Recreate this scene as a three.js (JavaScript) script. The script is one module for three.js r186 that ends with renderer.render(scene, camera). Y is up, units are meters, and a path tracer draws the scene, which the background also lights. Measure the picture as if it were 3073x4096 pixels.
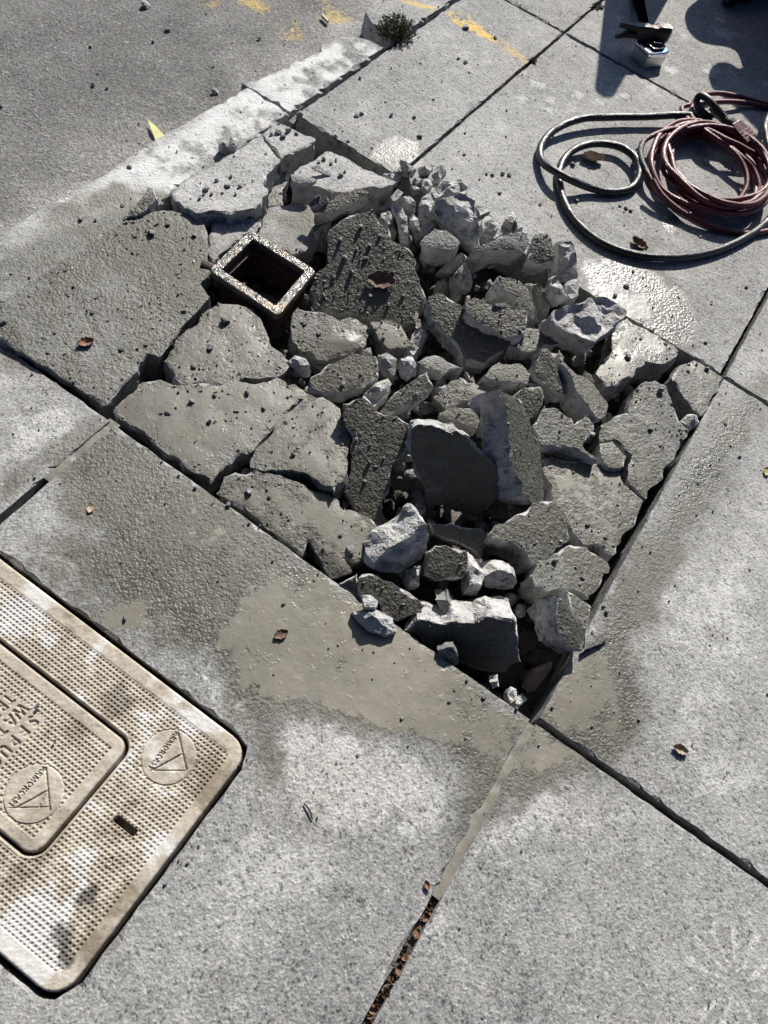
import * as THREE from 'three';
import { Sky } from 'three/addons/objects/Sky.js';
import { MarchingCubes } from 'three/addons/objects/MarchingCubes.js';
import { mergeGeometries, mergeVertices, toCreasedNormals } from 'three/addons/utils/BufferGeometryUtils.js';

// ---------------------------------------------------------------- camera, sky, sun, exposure
const scene = new THREE.Scene();
const camera = new THREE.PerspectiveCamera(69.308, 768 / 1024, 0.05, 400);
camera.position.set(0, 1.115, 0);
camera.up.set(-0.56048, 0.46816, -0.68315);
camera.lookAt(-0.13200, 0.25015, -0.48437);
const renderer = new THREE.WebGLRenderer();
renderer.toneMapping = THREE.LinearToneMapping;
renderer.toneMappingExposure = 1.5;
renderer.shadowMap.enabled = true;
const SUN_EL = 35 * Math.PI / 180, SUN_AZ = (75 + 180) * Math.PI / 180;
const sunDir = new THREE.Vector3(Math.cos(SUN_EL) * Math.cos(SUN_AZ), Math.sin(SUN_EL), Math.cos(SUN_EL) * Math.sin(SUN_AZ));
const PERSON = [0.0, -3.3];
const sky = new Sky();
sky.name = 'sky'; sky.userData.kind = 'structure'; sky.scale.setScalar(300);
Object.assign(sky.material.uniforms.sunPosition, { value: sunDir.clone() });
sky.material.uniforms.turbidity.value = 5; sky.material.uniforms.rayleigh.value = 0.7;
sky.material.uniforms.mieCoefficient.value = 0.004;
scene.add(sky);
scene.environmentIntensity = 0.1;
const sun = new THREE.DirectionalLight(new THREE.Color(1, 0.94, 0.845), 5);
sun.name = 'sun'; sun.position.copy(sunDir).multiplyScalar(12); sun.castShadow = true; sun.shadow.radius = 1;
Object.assign(sun.shadow.camera, { left: -4, right: 4, top: 4, bottom: -4, near: 1, far: 30 });
sun.shadow.mapSize.set(4096, 4096);
scene.add(sun, sun.target);

// ---------------------------------------------------------------- small tools
let seed = 7;
const rnd = () => { seed = (seed + 0x6d2b79f5) | 0; let t = Math.imul(seed ^ (seed >>> 15), 1 | seed); t = (t + Math.imul(t ^ (t >>> 7), 61 | t)) ^ t; return ((t ^ (t >>> 14)) >>> 0) / 4294967296; };
const rr = (a, b) => a + (b - a) * rnd();
const clamp = (x, a = 0, b = 1) => x < a ? a : x > b ? b : x;
const sst = (a, b, x) => { const t = clamp((x - a) / (b - a)); return t * t * (3 - 2 * t); };
const mix = (a, b, t) => a + (b - a) * t;
const h3 = (x, y, z) => { let h = Math.imul(x, 374761393) ^ Math.imul(y, 668265263) ^ Math.imul(z, 2147483647 - 1640531); h = Math.imul(h ^ (h >>> 13), 1274126177); return ((h ^ (h >>> 16)) >>> 0) / 4294967296; };
function vn3(x, y, z) {
  const X = Math.floor(x), Y = Math.floor(y), Z = Math.floor(z); let u = x - X, v = y - Y, w = z - Z;
  u = u * u * (3 - 2 * u); v = v * v * (3 - 2 * v); w = w * w * (3 - 2 * w);
  return mix(mix(mix(h3(X, Y, Z), h3(X + 1, Y, Z), u), mix(h3(X, Y + 1, Z), h3(X + 1, Y + 1, Z), u), v), mix(mix(h3(X, Y, Z + 1), h3(X + 1, Y, Z + 1), u), mix(h3(X, Y + 1, Z + 1), h3(X + 1, Y + 1, Z + 1), u), v), w) * 2 - 1;
}
const fb3 = (x, y, z, o = 3) => { let s = 0, a = 0.5; for (let i = 0; i < o; i++) { s += a * vn3(x, y, z); x = x * 2.03 + 11.3; y = y * 2.03 + 5.1; z = z * 2.03 + 7.7; a *= 0.5; } return s; };
// periodic noise tables for the textures
const TN = 512;
function table(base, oct, gain = 0.55) {
  const t = new Float32Array(TN * TN), s = Math.floor(rr(1, 9999)); let m = 0;
  for (let o = 0, f = base, a = 1; o < oct && f <= TN; o++, f *= 2, a *= gain) {
    m += a;
    for (let j = 0; j < TN; j++) for (let i = 0; i < TN; i++) {
      const x = i * f / TN, y = j * f / TN, X = Math.floor(x), Y = Math.floor(y); let u = x - X, v = y - Y; u = u * u * (3 - 2 * u); v = v * v * (3 - 2 * v);
      const X1 = (X + 1) % f, Y1 = (Y + 1) % f;
      t[j * TN + i] += a * (mix(mix(h3(X, Y, s + o), h3(X1, Y, s + o), u), mix(h3(X, Y1, s + o), h3(X1, Y1, s + o), u), v) * 2 - 1);
    }
  }
  let sd = 0; for (const q of t) sd += q * q; sd = Math.sqrt(sd / t.length);
  for (let i = 0; i < t.length; i++) t[i] = t[i] / sd * 0.5;   // standard deviation 0.5
  return t;
}
function smp(t, x, y) {   // x, y in periods
  x = (x - Math.floor(x)) * TN; y = (y - Math.floor(y)) * TN;
  const X = x | 0, Y = y | 0, u = x - X, v = y - Y, X0 = X & 511, X1 = (X + 1) & 511, Y0 = (Y & 511) * TN, Y1 = ((Y + 1) & 511) * TN;
  const a = t[Y0 + X0], b = t[Y0 + X1], c = t[Y1 + X0], d = t[Y1 + X1];
  return a + (b - a) * u + (c - a) * v + (a - b - c + d) * u * v;
}
const TB = table(8, 6, 0.6), TF = table(128, 3, 0.8), TC = table(4, 7, 0.5), TD = table(32, 4, 0.6);
const toS = (c) => c <= 0.0031308 ? c * 12.92 * 255 : (1.055 * Math.pow(c, 1 / 2.4) - 0.055) * 255;
const LUT = new Uint8Array(4097); for (let i = 0; i <= 4096; i++) LUT[i] = Math.round(clamp(toS(i / 4096), 0, 255));
// fills colour, roughness and bump textures from look(i, j, out): out = [r, g, b linear, roughness, height 0..1]
function textures(w, h, look) {
  const c = new Uint8Array(w * h * 4), r = new Uint8Array(w * h * 4), b = new Uint8Array(w * h * 4), o = [0, 0, 0, 0, 0];
  for (let j = 0, k = 0; j < h; j++) for (let i = 0; i < w; i++, k += 4) {
    look(i, j, o);
    for (let q = 0; q < 3; q++) c[k + q] = LUT[Math.round(clamp(o[q]) * 4096)];
    r[k] = r[k + 1] = r[k + 2] = Math.round(clamp(o[3]) * 255);
    b[k] = b[k + 1] = b[k + 2] = Math.round(clamp(o[4]) * 255);
    c[k + 3] = r[k + 3] = b[k + 3] = 255;
  }
  return [c, r, b].map((d, n) => { const t = new THREE.DataTexture(d, w, h); t.wrapS = t.wrapT = THREE.RepeatWrapping; t.magFilter = THREE.LinearFilter; t.minFilter = THREE.LinearFilter; if (!n) t.colorSpace = THREE.SRGBColorSpace; t.needsUpdate = true; return t; });
}
const std = (o) => new THREE.MeshStandardMaterial(o);
const texMat = ([map, roughnessMap, bumpMap], bumpScale, o = {}) => std({ map, roughnessMap, bumpMap, bumpScale, roughness: 1, metalness: 0, ...o });
const counts = {};
const numbered = (n) => { const k = counts[n] = (counts[n] ?? -1) + 1; return k ? n + '_' + String(k).padStart(3, '0') : n; };
function mesh(name, geo, mat, parent = scene) {
  const m = new THREE.Mesh(geo, mat); m.name = parent === scene ? numbered(name) : name; m.castShadow = m.receiveShadow = true; parent.add(m); return m;
}
function group(name, x = 0, y = 0, z = 0) { const g = new THREE.Group(); g.name = numbered(name); g.position.set(x, y, z); scene.add(g); return g; }
const tag = (o, label, category, grp) => { Object.assign(o.userData, { label, category }); if (grp) o.userData.group = grp; return o; };
const struct = (o) => { o.userData.kind = 'structure'; return o; };
const V = (x, y, z) => new THREE.Vector3(x, y, z);

// ---------------------------------------------------------------- traced data, in metres
const CHUNKS = [
  { k: "flat", t: 0.085, n: [-0.0868,0.9962,-0.009], p: [[-0.9306,0.0114,-1.2451],[-0.9327,0.012,-1.1523],[-0.9392,0.0122,-1.0697],[-0.9478,0.012,-1.0106],[-0.9416,0.013,-0.9639],[-0.9333,0.0138,-0.9504],[-0.9044,0.0164,-0.9442],[-0.8855,0.0181,-0.935],[-0.8577,0.0205,-0.9441],[-0.8372,0.022,-0.9703],[-0.8081,0.0243,-0.9909],[-0.7973,0.0251,-1.0125],[-0.7809,0.0263,-1.0363],[-0.7798,0.0262,-1.0552],[-0.7891,0.0252,-1.0832],[-0.7989,0.0241,-1.1051],[-0.817,0.0224,-1.1166],[-0.8353,0.0205,-1.1543],[-0.838,0.02,-1.1834],[-0.8421,0.0195,-1.2043],[-0.8727,0.0167,-1.2197],[-0.9022,0.014,-1.2333]], o: {"dry":1}, l: "long pale dry pavement fragment beside the kerb strewn with flat crumbs" },
  { k: "flat", t: 0.085, n: [0.0,1.0,0.0], p: [[-0.9262,0.012,-1.3171],[-0.9305,0.012,-1.2489],[-0.9028,0.012,-1.2381],[-0.8748,0.012,-1.2267],[-0.8475,0.012,-1.215],[-0.8505,0.012,-1.2318],[-0.8419,0.012,-1.2495],[-0.8372,0.012,-1.2892],[-0.8321,0.012,-1.3252],[-0.8395,0.012,-1.3289],[-0.8787,0.012,-1.324]], o: {"dry":1}, l: "pale pavement fragment at the kerb corner of the hole with a small heap of crumbs" },
  { k: "flat", t: 0.07, n: [0.0,1.0,0.0], p: [[-0.8715,-0.03,-1.2061],[-0.8726,-0.03,-1.2346],[-0.8564,-0.03,-1.2455],[-0.8263,-0.03,-1.2122],[-0.8176,-0.03,-1.1822],[-0.784,-0.03,-1.1414],[-0.803,-0.03,-1.1164],[-0.8367,-0.03,-1.1586]], o: {}, l: "narrow sunken fragment wedged beside the long pale kerb fragment" },
  { k: "flat", t: 0.09, n: [0.0,1.0,0.0], p: [[-0.7937,0.02,-1.1775],[-0.7994,0.02,-1.1978],[-0.7928,0.02,-1.2646],[-0.789,0.02,-1.3064],[-0.7805,0.02,-1.3158],[-0.7442,0.02,-1.3182],[-0.694,0.02,-1.3224],[-0.6467,0.02,-1.3304],[-0.6184,0.02,-1.3397],[-0.6167,0.02,-1.3246],[-0.6327,0.02,-1.2983],[-0.6543,0.02,-1.2753],[-0.6694,0.02,-1.249],[-0.6802,0.02,-1.2223],[-0.699,0.02,-1.2023],[-0.7161,0.02,-1.1954],[-0.7409,0.02,-1.1891],[-0.761,0.02,-1.1764],[-0.7801,0.02,-1.1674]], o: {"dry":1}, l: "pale triangular pavement fragment with a loose flake lying on it" },
  { k: "flat", t: 0.05, n: [0.117,0.9397,0.3214], p: [[-0.6783,0.0342,-1.104],[-0.6783,0.0412,-1.1245],[-0.6572,0.0578,-1.1807],[-0.638,0.0646,-1.2075],[-0.6209,0.0645,-1.2135],[-0.6142,0.0627,-1.2105],[-0.6289,0.053,-1.1769],[-0.6409,0.0486,-1.1598],[-0.651,0.0401,-1.1312],[-0.6706,0.0338,-1.1056]], o: {}, l: "dark muddy wedge leaning on the pale triangular fragment" },
  { k: "flat", t: 0.085, n: [0.0,1.0,0.0], p: [[-0.7646,-0.005,-1.047],[-0.7819,-0.005,-1.0855],[-0.7548,-0.005,-1.1414],[-0.7323,-0.005,-1.1558],[-0.7019,-0.005,-1.1447],[-0.6684,-0.005,-1.1643],[-0.6654,-0.005,-1.1197],[-0.654,-0.005,-1.0819],[-0.6514,-0.005,-1.0422],[-0.6601,-0.005,-1.0113],[-0.6937,-0.005,-0.9997],[-0.7232,-0.005,-0.9966],[-0.7534,-0.005,-1.0054],[-0.7577,-0.005,-1.0337]], o: {"dry":0.6}, l: "pale fragment wet at its lower end behind the iron frame" },
  { k: "flat", t: 0.085, n: [0.0,1.0,0.0], p: [[-0.8318,-0.004,-0.9588],[-0.8365,-0.004,-0.9816],[-0.8266,-0.004,-1.0046],[-0.8063,-0.004,-1.0333],[-0.7814,-0.004,-1.0385],[-0.7598,-0.004,-1.0317],[-0.7547,-0.004,-1.0048],[-0.7669,-0.004,-0.9844],[-0.7677,-0.004,-0.9502],[-0.7595,-0.004,-0.8934],[-0.7635,-0.004,-0.8773],[-0.791,-0.004,-0.9059],[-0.8169,-0.004,-0.9346]], o: {"dry":0.8}, l: "small pale fragment touching the upper left corner of the iron frame" },
  { k: "flat", t: 0.1, n: [0.0639,0.9978,-0.0164], p: [[-0.9518,0.018,-0.5282],[-0.9531,0.0158,-0.6681],[-0.9483,0.0131,-0.8155],[-0.9414,0.0118,-0.8663],[-0.9196,0.0096,-0.912],[-0.9,0.0081,-0.9311],[-0.8721,0.0061,-0.9439],[-0.8407,0.004,-0.9486],[-0.813,0.0026,-0.9257],[-0.7928,0.0017,-0.9046],[-0.7771,0.001,-0.8829],[-0.7443,-0.0006,-0.8537],[-0.7411,-0.0002,-0.8181],[-0.7186,-0.0015,-0.8078],[-0.7048,-0.0023,-0.8038],[-0.694,-0.0016,-0.7177],[-0.6776,-0.0014,-0.6384],[-0.6761,-0.0013,-0.628],[-0.6971,0.0002,-0.6188],[-0.6877,0.0001,-0.5869],[-0.6831,-0.0,-0.5771],[-0.67,0.0006,-0.4901],[-0.6741,0.001,-0.4835],[-0.7842,0.0081,-0.4768],[-0.8898,0.015,-0.4669],[-0.9475,0.0188,-0.4614],[-0.9512,0.019,-0.4649]], o: {"jag":0.0015}, l: "large unbroken dark muddy slab left of the iron frame" },
  { k: "flat", t: 0.085, n: [0.0,1.0,0.0], p: [[-0.6856,0.0,-0.8042],[-0.628,0.0,-0.8361],[-0.5911,0.0,-0.8254],[-0.5673,0.0,-0.8093],[-0.5396,0.0,-0.7882],[-0.4996,0.0,-0.7792],[-0.4712,0.0,-0.7648],[-0.4897,0.0,-0.7378],[-0.5257,0.0,-0.7009],[-0.553,0.0,-0.6549],[-0.5923,0.0,-0.6252],[-0.6052,0.0,-0.6053],[-0.623,0.0,-0.6061],[-0.6426,0.0,-0.621],[-0.6654,0.0,-0.6247],[-0.6796,0.0,-0.7012]], o: {"slurry":0.6}, l: "wet olive mud covered fragment directly below the iron frame" },
  { k: "flat", t: 0.085, n: [0.0,1.0,0.0], p: [[-0.657,0.002,-0.4832],[-0.6572,0.002,-0.5538],[-0.639,0.002,-0.5868],[-0.6097,0.002,-0.5936],[-0.5793,0.002,-0.6251],[-0.5423,0.002,-0.6681],[-0.5049,0.002,-0.7017],[-0.4867,0.002,-0.7282],[-0.4526,0.002,-0.7372],[-0.4237,0.002,-0.7373],[-0.4206,0.002,-0.7259],[-0.426,0.002,-0.6728],[-0.4201,0.002,-0.6286],[-0.4204,0.002,-0.5909],[-0.4187,0.002,-0.5708],[-0.4314,0.002,-0.5599],[-0.438,0.002,-0.5468],[-0.4297,0.002,-0.5341],[-0.4339,0.002,-0.5062],[-0.4323,0.002,-0.4791],[-0.5485,0.002,-0.4797]], o: {"slurry":1}, l: "broad smooth slurry coated fragment at the left corner of the hole" },
  { k: "flat", t: 0.085, n: [-0.1031,0.9944,0.0218], p: [[-0.4212,0.006,-0.7347],[-0.3947,0.009,-0.747],[-0.3525,0.0133,-0.7433],[-0.3239,0.0157,-0.7153],[-0.2998,0.0179,-0.7032],[-0.2906,0.0185,-0.6878],[-0.2682,0.02,-0.65],[-0.2606,0.0205,-0.6379],[-0.2607,0.0201,-0.6168],[-0.2556,0.02,-0.5902],[-0.2772,0.0179,-0.5958],[-0.3111,0.0143,-0.5913],[-0.3553,0.0093,-0.573],[-0.3868,0.0056,-0.5533],[-0.4007,0.004,-0.5464],[-0.4109,0.0032,-0.5593],[-0.4177,0.0032,-0.5903],[-0.417,0.0041,-0.6279],[-0.4235,0.0044,-0.6727],[-0.4173,0.0062,-0.7248]], o: {"slurry":0.4}, l: "muddy fragment split from the broad slurry coated one by a hairline crack" },
  { k: "flat", t: 0.085, n: [0.0262,0.9986,0.0453], p: [[-0.4152,0.0007,-0.4704],[-0.4231,0.0024,-0.5039],[-0.4141,0.003,-0.5216],[-0.3985,0.003,-0.5312],[-0.3854,0.0036,-0.5517],[-0.3606,0.0036,-0.5652],[-0.3258,0.0031,-0.5734],[-0.2778,0.0024,-0.5875],[-0.2544,0.002,-0.5915],[-0.2429,0.0017,-0.5918],[-0.2299,0.0011,-0.5857],[-0.2181,0.0011,-0.5936],[-0.1831,0.0004,-0.5972],[-0.1425,-0.0008,-0.5946],[-0.1362,-0.002,-0.5707],[-0.1415,-0.0027,-0.5538],[-0.1578,-0.0039,-0.5166],[-0.1761,-0.0037,-0.5108],[-0.2028,-0.0031,-0.5088],[-0.2429,-0.0024,-0.5019],[-0.231,-0.0038,-0.4765],[-0.2749,-0.0028,-0.4732],[-0.3142,-0.0017,-0.4763],[-0.3623,-0.0006,-0.472]], o: {"slurry":0.3}, l: "long muddy fragment along the lower left joint with a pale chipped bite" },
  { k: "flat", t: 0.06, n: [0.161,0.9729,0.1657], p: [[-0.2383,0.012,-0.4961],[-0.2176,0.0096,-0.5023],[-0.1875,0.0053,-0.506],[-0.1569,0.0,-0.5048],[-0.1481,-0.0027,-0.4975],[-0.1707,-0.004,-0.4678],[-0.2088,0.0046,-0.4812]], o: {"slurry":0.4}, l: "small muddy flap tipped up beside the lower left joint" },
  { k: "flat", t: 0.08, n: [0.1053,0.9135,0.3929], p: [[-0.3441,0.0524,-0.7319],[-0.3321,0.0574,-0.7467],[-0.3198,0.0609,-0.7581],[-0.2921,0.0558,-0.7536],[-0.2627,0.0562,-0.7626],[-0.2213,0.0554,-0.7716],[-0.2205,0.0498,-0.7589],[-0.2068,0.044,-0.7491],[-0.2036,0.0269,-0.7102],[-0.1981,0.015,-0.6839],[-0.1902,0.0047,-0.6623],[-0.185,-0.0036,-0.6442],[-0.1737,-0.0108,-0.6305],[-0.1527,-0.0185,-0.6182],[-0.1523,-0.0217,-0.6109],[-0.1701,-0.0217,-0.6061],[-0.2089,-0.0173,-0.606],[-0.2229,-0.0129,-0.6124],[-0.2496,-0.0074,-0.6182],[-0.2628,0.0065,-0.647],[-0.287,0.0256,-0.6848],[-0.2964,0.0309,-0.6947],[-0.317,0.0366,-0.7023]], o: {}, l: "long dark fragment in the middle sloping toward the viewer, dotted with grit" },
  { k: "flat", t: 0.075, n: [0.4145,0.4695,0.7796], p: [[-0.2026,0.0826,-0.7267],[-0.2052,0.0968,-0.7339],[-0.199,0.1065,-0.743],[-0.1821,0.1103,-0.7543],[-0.16,0.1082,-0.7647],[-0.1441,0.11,-0.7743],[-0.1213,0.1028,-0.7821],[-0.1025,0.0875,-0.7829],[-0.0849,0.0787,-0.787],[-0.0658,0.0676,-0.7904],[-0.0476,0.0534,-0.7915],[-0.0361,0.0374,-0.788],[-0.0272,0.0151,-0.7793],[-0.0241,-0.0007,-0.7714],[-0.0311,-0.0382,-0.7451],[-0.0807,-0.0301,-0.7236],[-0.1037,-0.0246,-0.7147],[-0.1143,-0.0348,-0.7029],[-0.1451,0.005,-0.7105],[-0.1689,0.0315,-0.7138],[-0.1796,0.0447,-0.7161],[-0.1908,0.0626,-0.7209]], o: {"dark":1}, l: "big round shouldered fragment on edge, dark face toward the viewer" },
  { k: "flat", t: 0.07, n: [0.7123,0.6947,-0.1001], p: [[-0.1228,0.1745,-0.8416],[-0.1072,0.1547,-0.8677],[-0.0904,0.1341,-0.8909],[-0.0725,0.1149,-0.8975],[-0.0518,0.0938,-0.8965],[-0.0326,0.0747,-0.8917],[-0.0138,0.0551,-0.894],[0.0091,0.0348,-0.8727],[0.0342,0.0115,-0.8552],[0.0496,-0.0016,-0.8367],[0.0325,0.0202,-0.807],[0.0108,0.0456,-0.7851],[-0.0045,0.0595,-0.7977],[-0.0303,0.0864,-0.7945],[-0.0496,0.1045,-0.8065],[-0.0712,0.1245,-0.8215],[-0.0936,0.145,-0.8387],[-0.1103,0.1617,-0.8414]], o: {"lean":0.2}, l: "tall pointed fragment standing upright like a fin" },
  { k: "flat", t: 0.07, n: [0.0782,0.9877,0.1355], p: [[-0.0459,0.03,-0.944],[-0.0478,0.0366,-0.9914],[-0.026,0.0372,-1.0081],[-0.0059,0.0354,-1.0064],[0.0056,0.0348,-1.0086],[0.0158,0.0332,-1.0031],[0.0255,0.0368,-1.0346],[0.0493,0.0341,-1.0293],[0.0557,0.0321,-1.018],[0.0495,0.0284,-0.9873],[0.0513,0.0264,-0.9743],[0.0882,0.0228,-0.969],[0.0899,0.0223,-0.9661],[0.0513,0.0241,-0.9571],[0.026,0.0247,-0.9469],[-0.0111,0.0243,-0.9226],[-0.0316,0.0275,-0.9343]], o: {}, l: "glossy two lobed fragment right of the upright fin" },
  { k: "flat", t: 0.085, n: [0.0307,0.9959,0.0856], p: [[0.0582,0.012,-1.0556],[0.0653,0.0135,-1.0751],[0.0864,0.0166,-1.1189],[0.0835,0.0188,-1.1444],[0.0782,0.0218,-1.1769],[0.0866,0.0245,-1.2115],[0.1033,0.0256,-1.2302],[0.1243,0.025,-1.2306],[0.1435,0.023,-1.2136],[0.1677,0.0204,-1.1928],[0.1864,0.0184,-1.1763],[0.2151,0.0169,-1.1685],[0.2134,0.007,-1.053],[0.2086,0.0,-0.9699],[0.1591,0.0027,-0.9836],[0.1403,0.0076,-1.0334],[0.0973,0.01,-1.0466],[0.0753,0.0087,-1.0231]], o: {"slurry":0.35}, l: "broad wet fragment by the right hand joint with a crumbly upper end" },
  { k: "flat", t: 0.05, n: [0.0,1.0,0.0], p: [[0.0774,0.012,-1.015],[0.096,0.012,-1.0381],[0.1352,0.012,-1.0254],[0.141,0.012,-0.9988],[0.1143,0.012,-0.9762],[0.0925,0.012,-0.9876]], o: {}, l: "small rounded fragment tucked under the broad wet one by the right joint" },
  { k: "flat", t: 0.085, n: [0.0,1.0,0.0], p: [[0.1517,0.004,-1.3714],[0.1722,0.004,-1.3733],[0.2025,0.004,-1.3759],[0.2227,0.004,-1.3744],[0.2272,0.004,-1.3562],[0.229,0.004,-1.3115],[0.2252,0.004,-1.2585],[0.2206,0.004,-1.2317],[0.2089,0.004,-1.2396],[0.184,0.004,-1.2482],[0.1687,0.004,-1.2594],[0.1462,0.004,-1.2771],[0.131,0.004,-1.2884],[0.1281,0.004,-1.3117],[0.1431,0.004,-1.3451]], o: {"slurry":0.4}, l: "wet corner fragment pitted with holes at the right corner of the hole" },
  { k: "flat", t: 0.085, n: [-0.0268,0.9985,-0.0488], p: [[-0.0291,0.0108,-1.302],[-0.0258,0.0094,-1.3334],[-0.017,0.008,-1.3662],[0.0182,0.0091,-1.3628],[0.0527,0.0097,-1.37],[0.0919,0.011,-1.3647],[0.1172,0.012,-1.358],[0.1168,0.013,-1.3376],[0.0962,0.0145,-1.2962],[0.0657,0.0148,-1.2724],[0.0645,0.0159,-1.2486],[0.0608,0.0171,-1.2227],[0.0439,0.0192,-1.1699],[0.0296,0.02,-1.1461],[-0.0021,0.0183,-1.1635],[-0.0045,0.0164,-1.2012],[-0.0017,0.0141,-1.2496],[-0.0161,0.0121,-1.283]], o: {"slurry":0.5}, l: "wet glinting fragment in front of the shiny puddle, upper right" },
  { k: "flat", t: 0.085, n: [0.0,1.0,0.0], p: [[0.0015,0.0,-0.9187],[0.0451,0.0,-0.9476],[0.0959,0.0,-0.9757],[0.1377,0.0,-0.9974],[0.1591,0.0,-0.9776],[0.2084,0.0,-0.9633],[0.2087,0.0,-0.8854],[0.2052,0.0,-0.8177],[0.1715,0.0,-0.8167],[0.1506,0.0,-0.8035],[0.1218,0.0,-0.8101],[0.0946,0.0,-0.8367],[0.0637,0.0,-0.8463]], o: {"slurry":0.15}, l: "wide pebbly fragment along the right joint below the fin" },
  { k: "flat", t: 0.1, n: [0.1862,0.9794,0.0785], p: [[0.0345,0.03,-0.8009],[0.0648,0.0265,-0.8285],[0.0835,0.0224,-0.8223],[0.106,0.0168,-0.8055],[0.1238,0.012,-0.7882],[0.1089,0.0109,-0.7395],[0.1045,0.0099,-0.7166],[0.0932,0.0108,-0.7013],[0.0751,0.015,-0.7101],[0.0485,0.02,-0.709],[0.0094,0.0259,-0.6899],[0.0018,0.0276,-0.6934],[0.0002,0.0295,-0.7138],[0.0153,0.0286,-0.7377],[0.0259,0.0291,-0.7697]], o: {}, l: "glistening pebbly fragment with a cracked left corner, lower centre" },
  { k: "flat", t: 0.09, n: [0.1078,0.9928,-0.0522], p: [[0.1,0.0116,-0.7035],[0.1093,0.0083,-0.7464],[0.1289,0.004,-0.7884],[0.1584,0.0,-0.8036],[0.2077,-0.0053,-0.8035],[0.2138,-0.0056,-0.7948],[0.2109,-0.0028,-0.7479],[0.2046,0.0,-0.7082],[0.183,0.0023,-0.7095],[0.1549,0.0059,-0.6986],[0.1345,0.0094,-0.6735],[0.115,0.012,-0.665],[0.0965,0.0134,-0.6764]], o: {}, l: "wet fragment at the lower right joint with a pale crumbled left side" },
  { k: "flat", t: 0.085, n: [0.423,0.8955,0.138], p: [[0.1448,0.07,-0.64],[0.1606,0.063,-0.643],[0.187,0.05,-0.6398],[0.218,0.035,-0.6373],[0.2311,0.024,-0.606],[0.2163,0.03,-0.5998],[0.1901,0.0409,-0.5902],[0.1742,0.0501,-0.6014]], o: {"lean":0.3}, l: "pale rough sided fragment standing at the lower right corner" },
  { k: "flat", t: 0.035, n: [0.1146,0.9933,-0.0136], p: [[0.1573,0.02,-0.6904],[0.1856,0.0167,-0.6942],[0.2125,0.0136,-0.6942],[0.2229,0.0128,-0.6638],[0.2645,0.008,-0.6639],[0.2359,0.012,-0.6127],[0.2233,0.0129,-0.6501],[0.1929,0.0163,-0.6618]], o: {}, l: "thin flap overlapping the right hand slab at the lower right corner" },
  { k: "flat", t: 0.085, n: [0.3716,0.4067,0.8346], p: [[-0.026,-0.0077,-0.4684],[-0.017,0.0204,-0.4861],[0.0172,0.0234,-0.5028],[0.0464,0.0308,-0.5194],[0.0718,0.057,-0.5435],[0.1082,0.0635,-0.5628],[0.1313,0.0298,-0.5567],[0.1634,-0.0196,-0.5469],[0.1547,-0.0324,-0.5368],[0.1544,-0.0497,-0.5283],[0.1132,-0.061,-0.5044],[0.0583,-0.0377,-0.4913],[0.0169,-0.0277,-0.4777]], o: {"dark":1}, l: "biggest dark faced fragment at the bottom corner of the hole with a pale broken rim" },
  { k: "flat", t: 0.06, n: [0.097,0.9272,0.3618], p: [[-0.132,0.0154,-0.4879],[-0.1234,0.0199,-0.5015],[-0.1096,0.0215,-0.5093],[-0.0827,0.0192,-0.5107],[-0.052,0.0187,-0.5176],[-0.0157,0.0142,-0.5158],[-0.0185,0.0102,-0.5049],[-0.0424,0.0006,-0.4739],[-0.0717,0.0025,-0.4707],[-0.0885,0.0067,-0.477],[-0.1108,0.0046,-0.4658],[-0.1243,0.0108,-0.478]], o: {}, l: "muddy fragment with a white broken top edge near the lower left joint" },
  { k: "flat", t: 0.05, n: [0.1272,0.8145,0.5661], p: [[-0.1519,0.0,-0.4656],[-0.1383,0.015,-0.4902],[-0.126,0.0056,-0.4795],[-0.1131,-0.0036,-0.469],[-0.1025,-0.01,-0.4623],[-0.1192,-0.0103,-0.4581]], o: {}, l: "small dark fragment pressed against the lower left joint" },
  { k: "rough", t: 0.03, n: [0.0,1.0,0.0], p: [[-0.1074,0.012,-0.4344],[-0.0974,0.012,-0.4489],[-0.0754,0.012,-0.4617],[-0.0485,0.012,-0.4674],[-0.0341,0.012,-0.4512],[-0.0431,0.012,-0.4362],[-0.071,0.012,-0.427],[-0.0915,0.012,-0.4302]], o: {"dome":0.022}, l: "rough grey stone lying over the joint onto the muddy slab" },
  { k: "rough", t: 0.07, n: [0.7743,0.3129,0.55], p: [[-0.1287,0.03,-0.5205],[-0.1202,0.0449,-0.5409],[-0.1058,0.0567,-0.5678],[-0.0929,0.085,-0.6022],[-0.0743,0.0454,-0.6058],[-0.0691,0.027,-0.6027],[-0.0679,-0.0017,-0.588],[-0.0804,-0.0154,-0.5626],[-0.1067,-0.005,-0.5314],[-0.123,0.012,-0.5182]], o: {"dome":0.008}, l: "sharp pointed rock with a dark face and white ridge, lower centre" },
  { k: "flat", t: 0.07, n: [0.1434,0.9113,0.386], p: [[-0.0694,0.0266,-0.5971],[-0.0625,0.0307,-0.6095],[-0.033,0.035,-0.6305],[-0.015,0.0337,-0.6341],[0.0049,0.022,-0.6139],[0.006,0.0144,-0.5963],[-0.0136,0.01,-0.5787],[-0.0382,0.0093,-0.5678],[-0.0489,0.0093,-0.5639]], o: {}, l: "squat block with a muddy top beside the pointed rock" },
  { k: "rough", t: 0.05, n: [0.0,1.0,0.0], p: [[-0.0139,0.005,-0.6498],[0.0019,0.005,-0.6491],[0.0305,0.005,-0.6344],[0.0405,0.005,-0.6103],[0.0217,0.005,-0.5964],[0.0055,0.005,-0.6239]], o: {"dome":0.018}, l: "pale crumbly lump against the squat block" },
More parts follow.
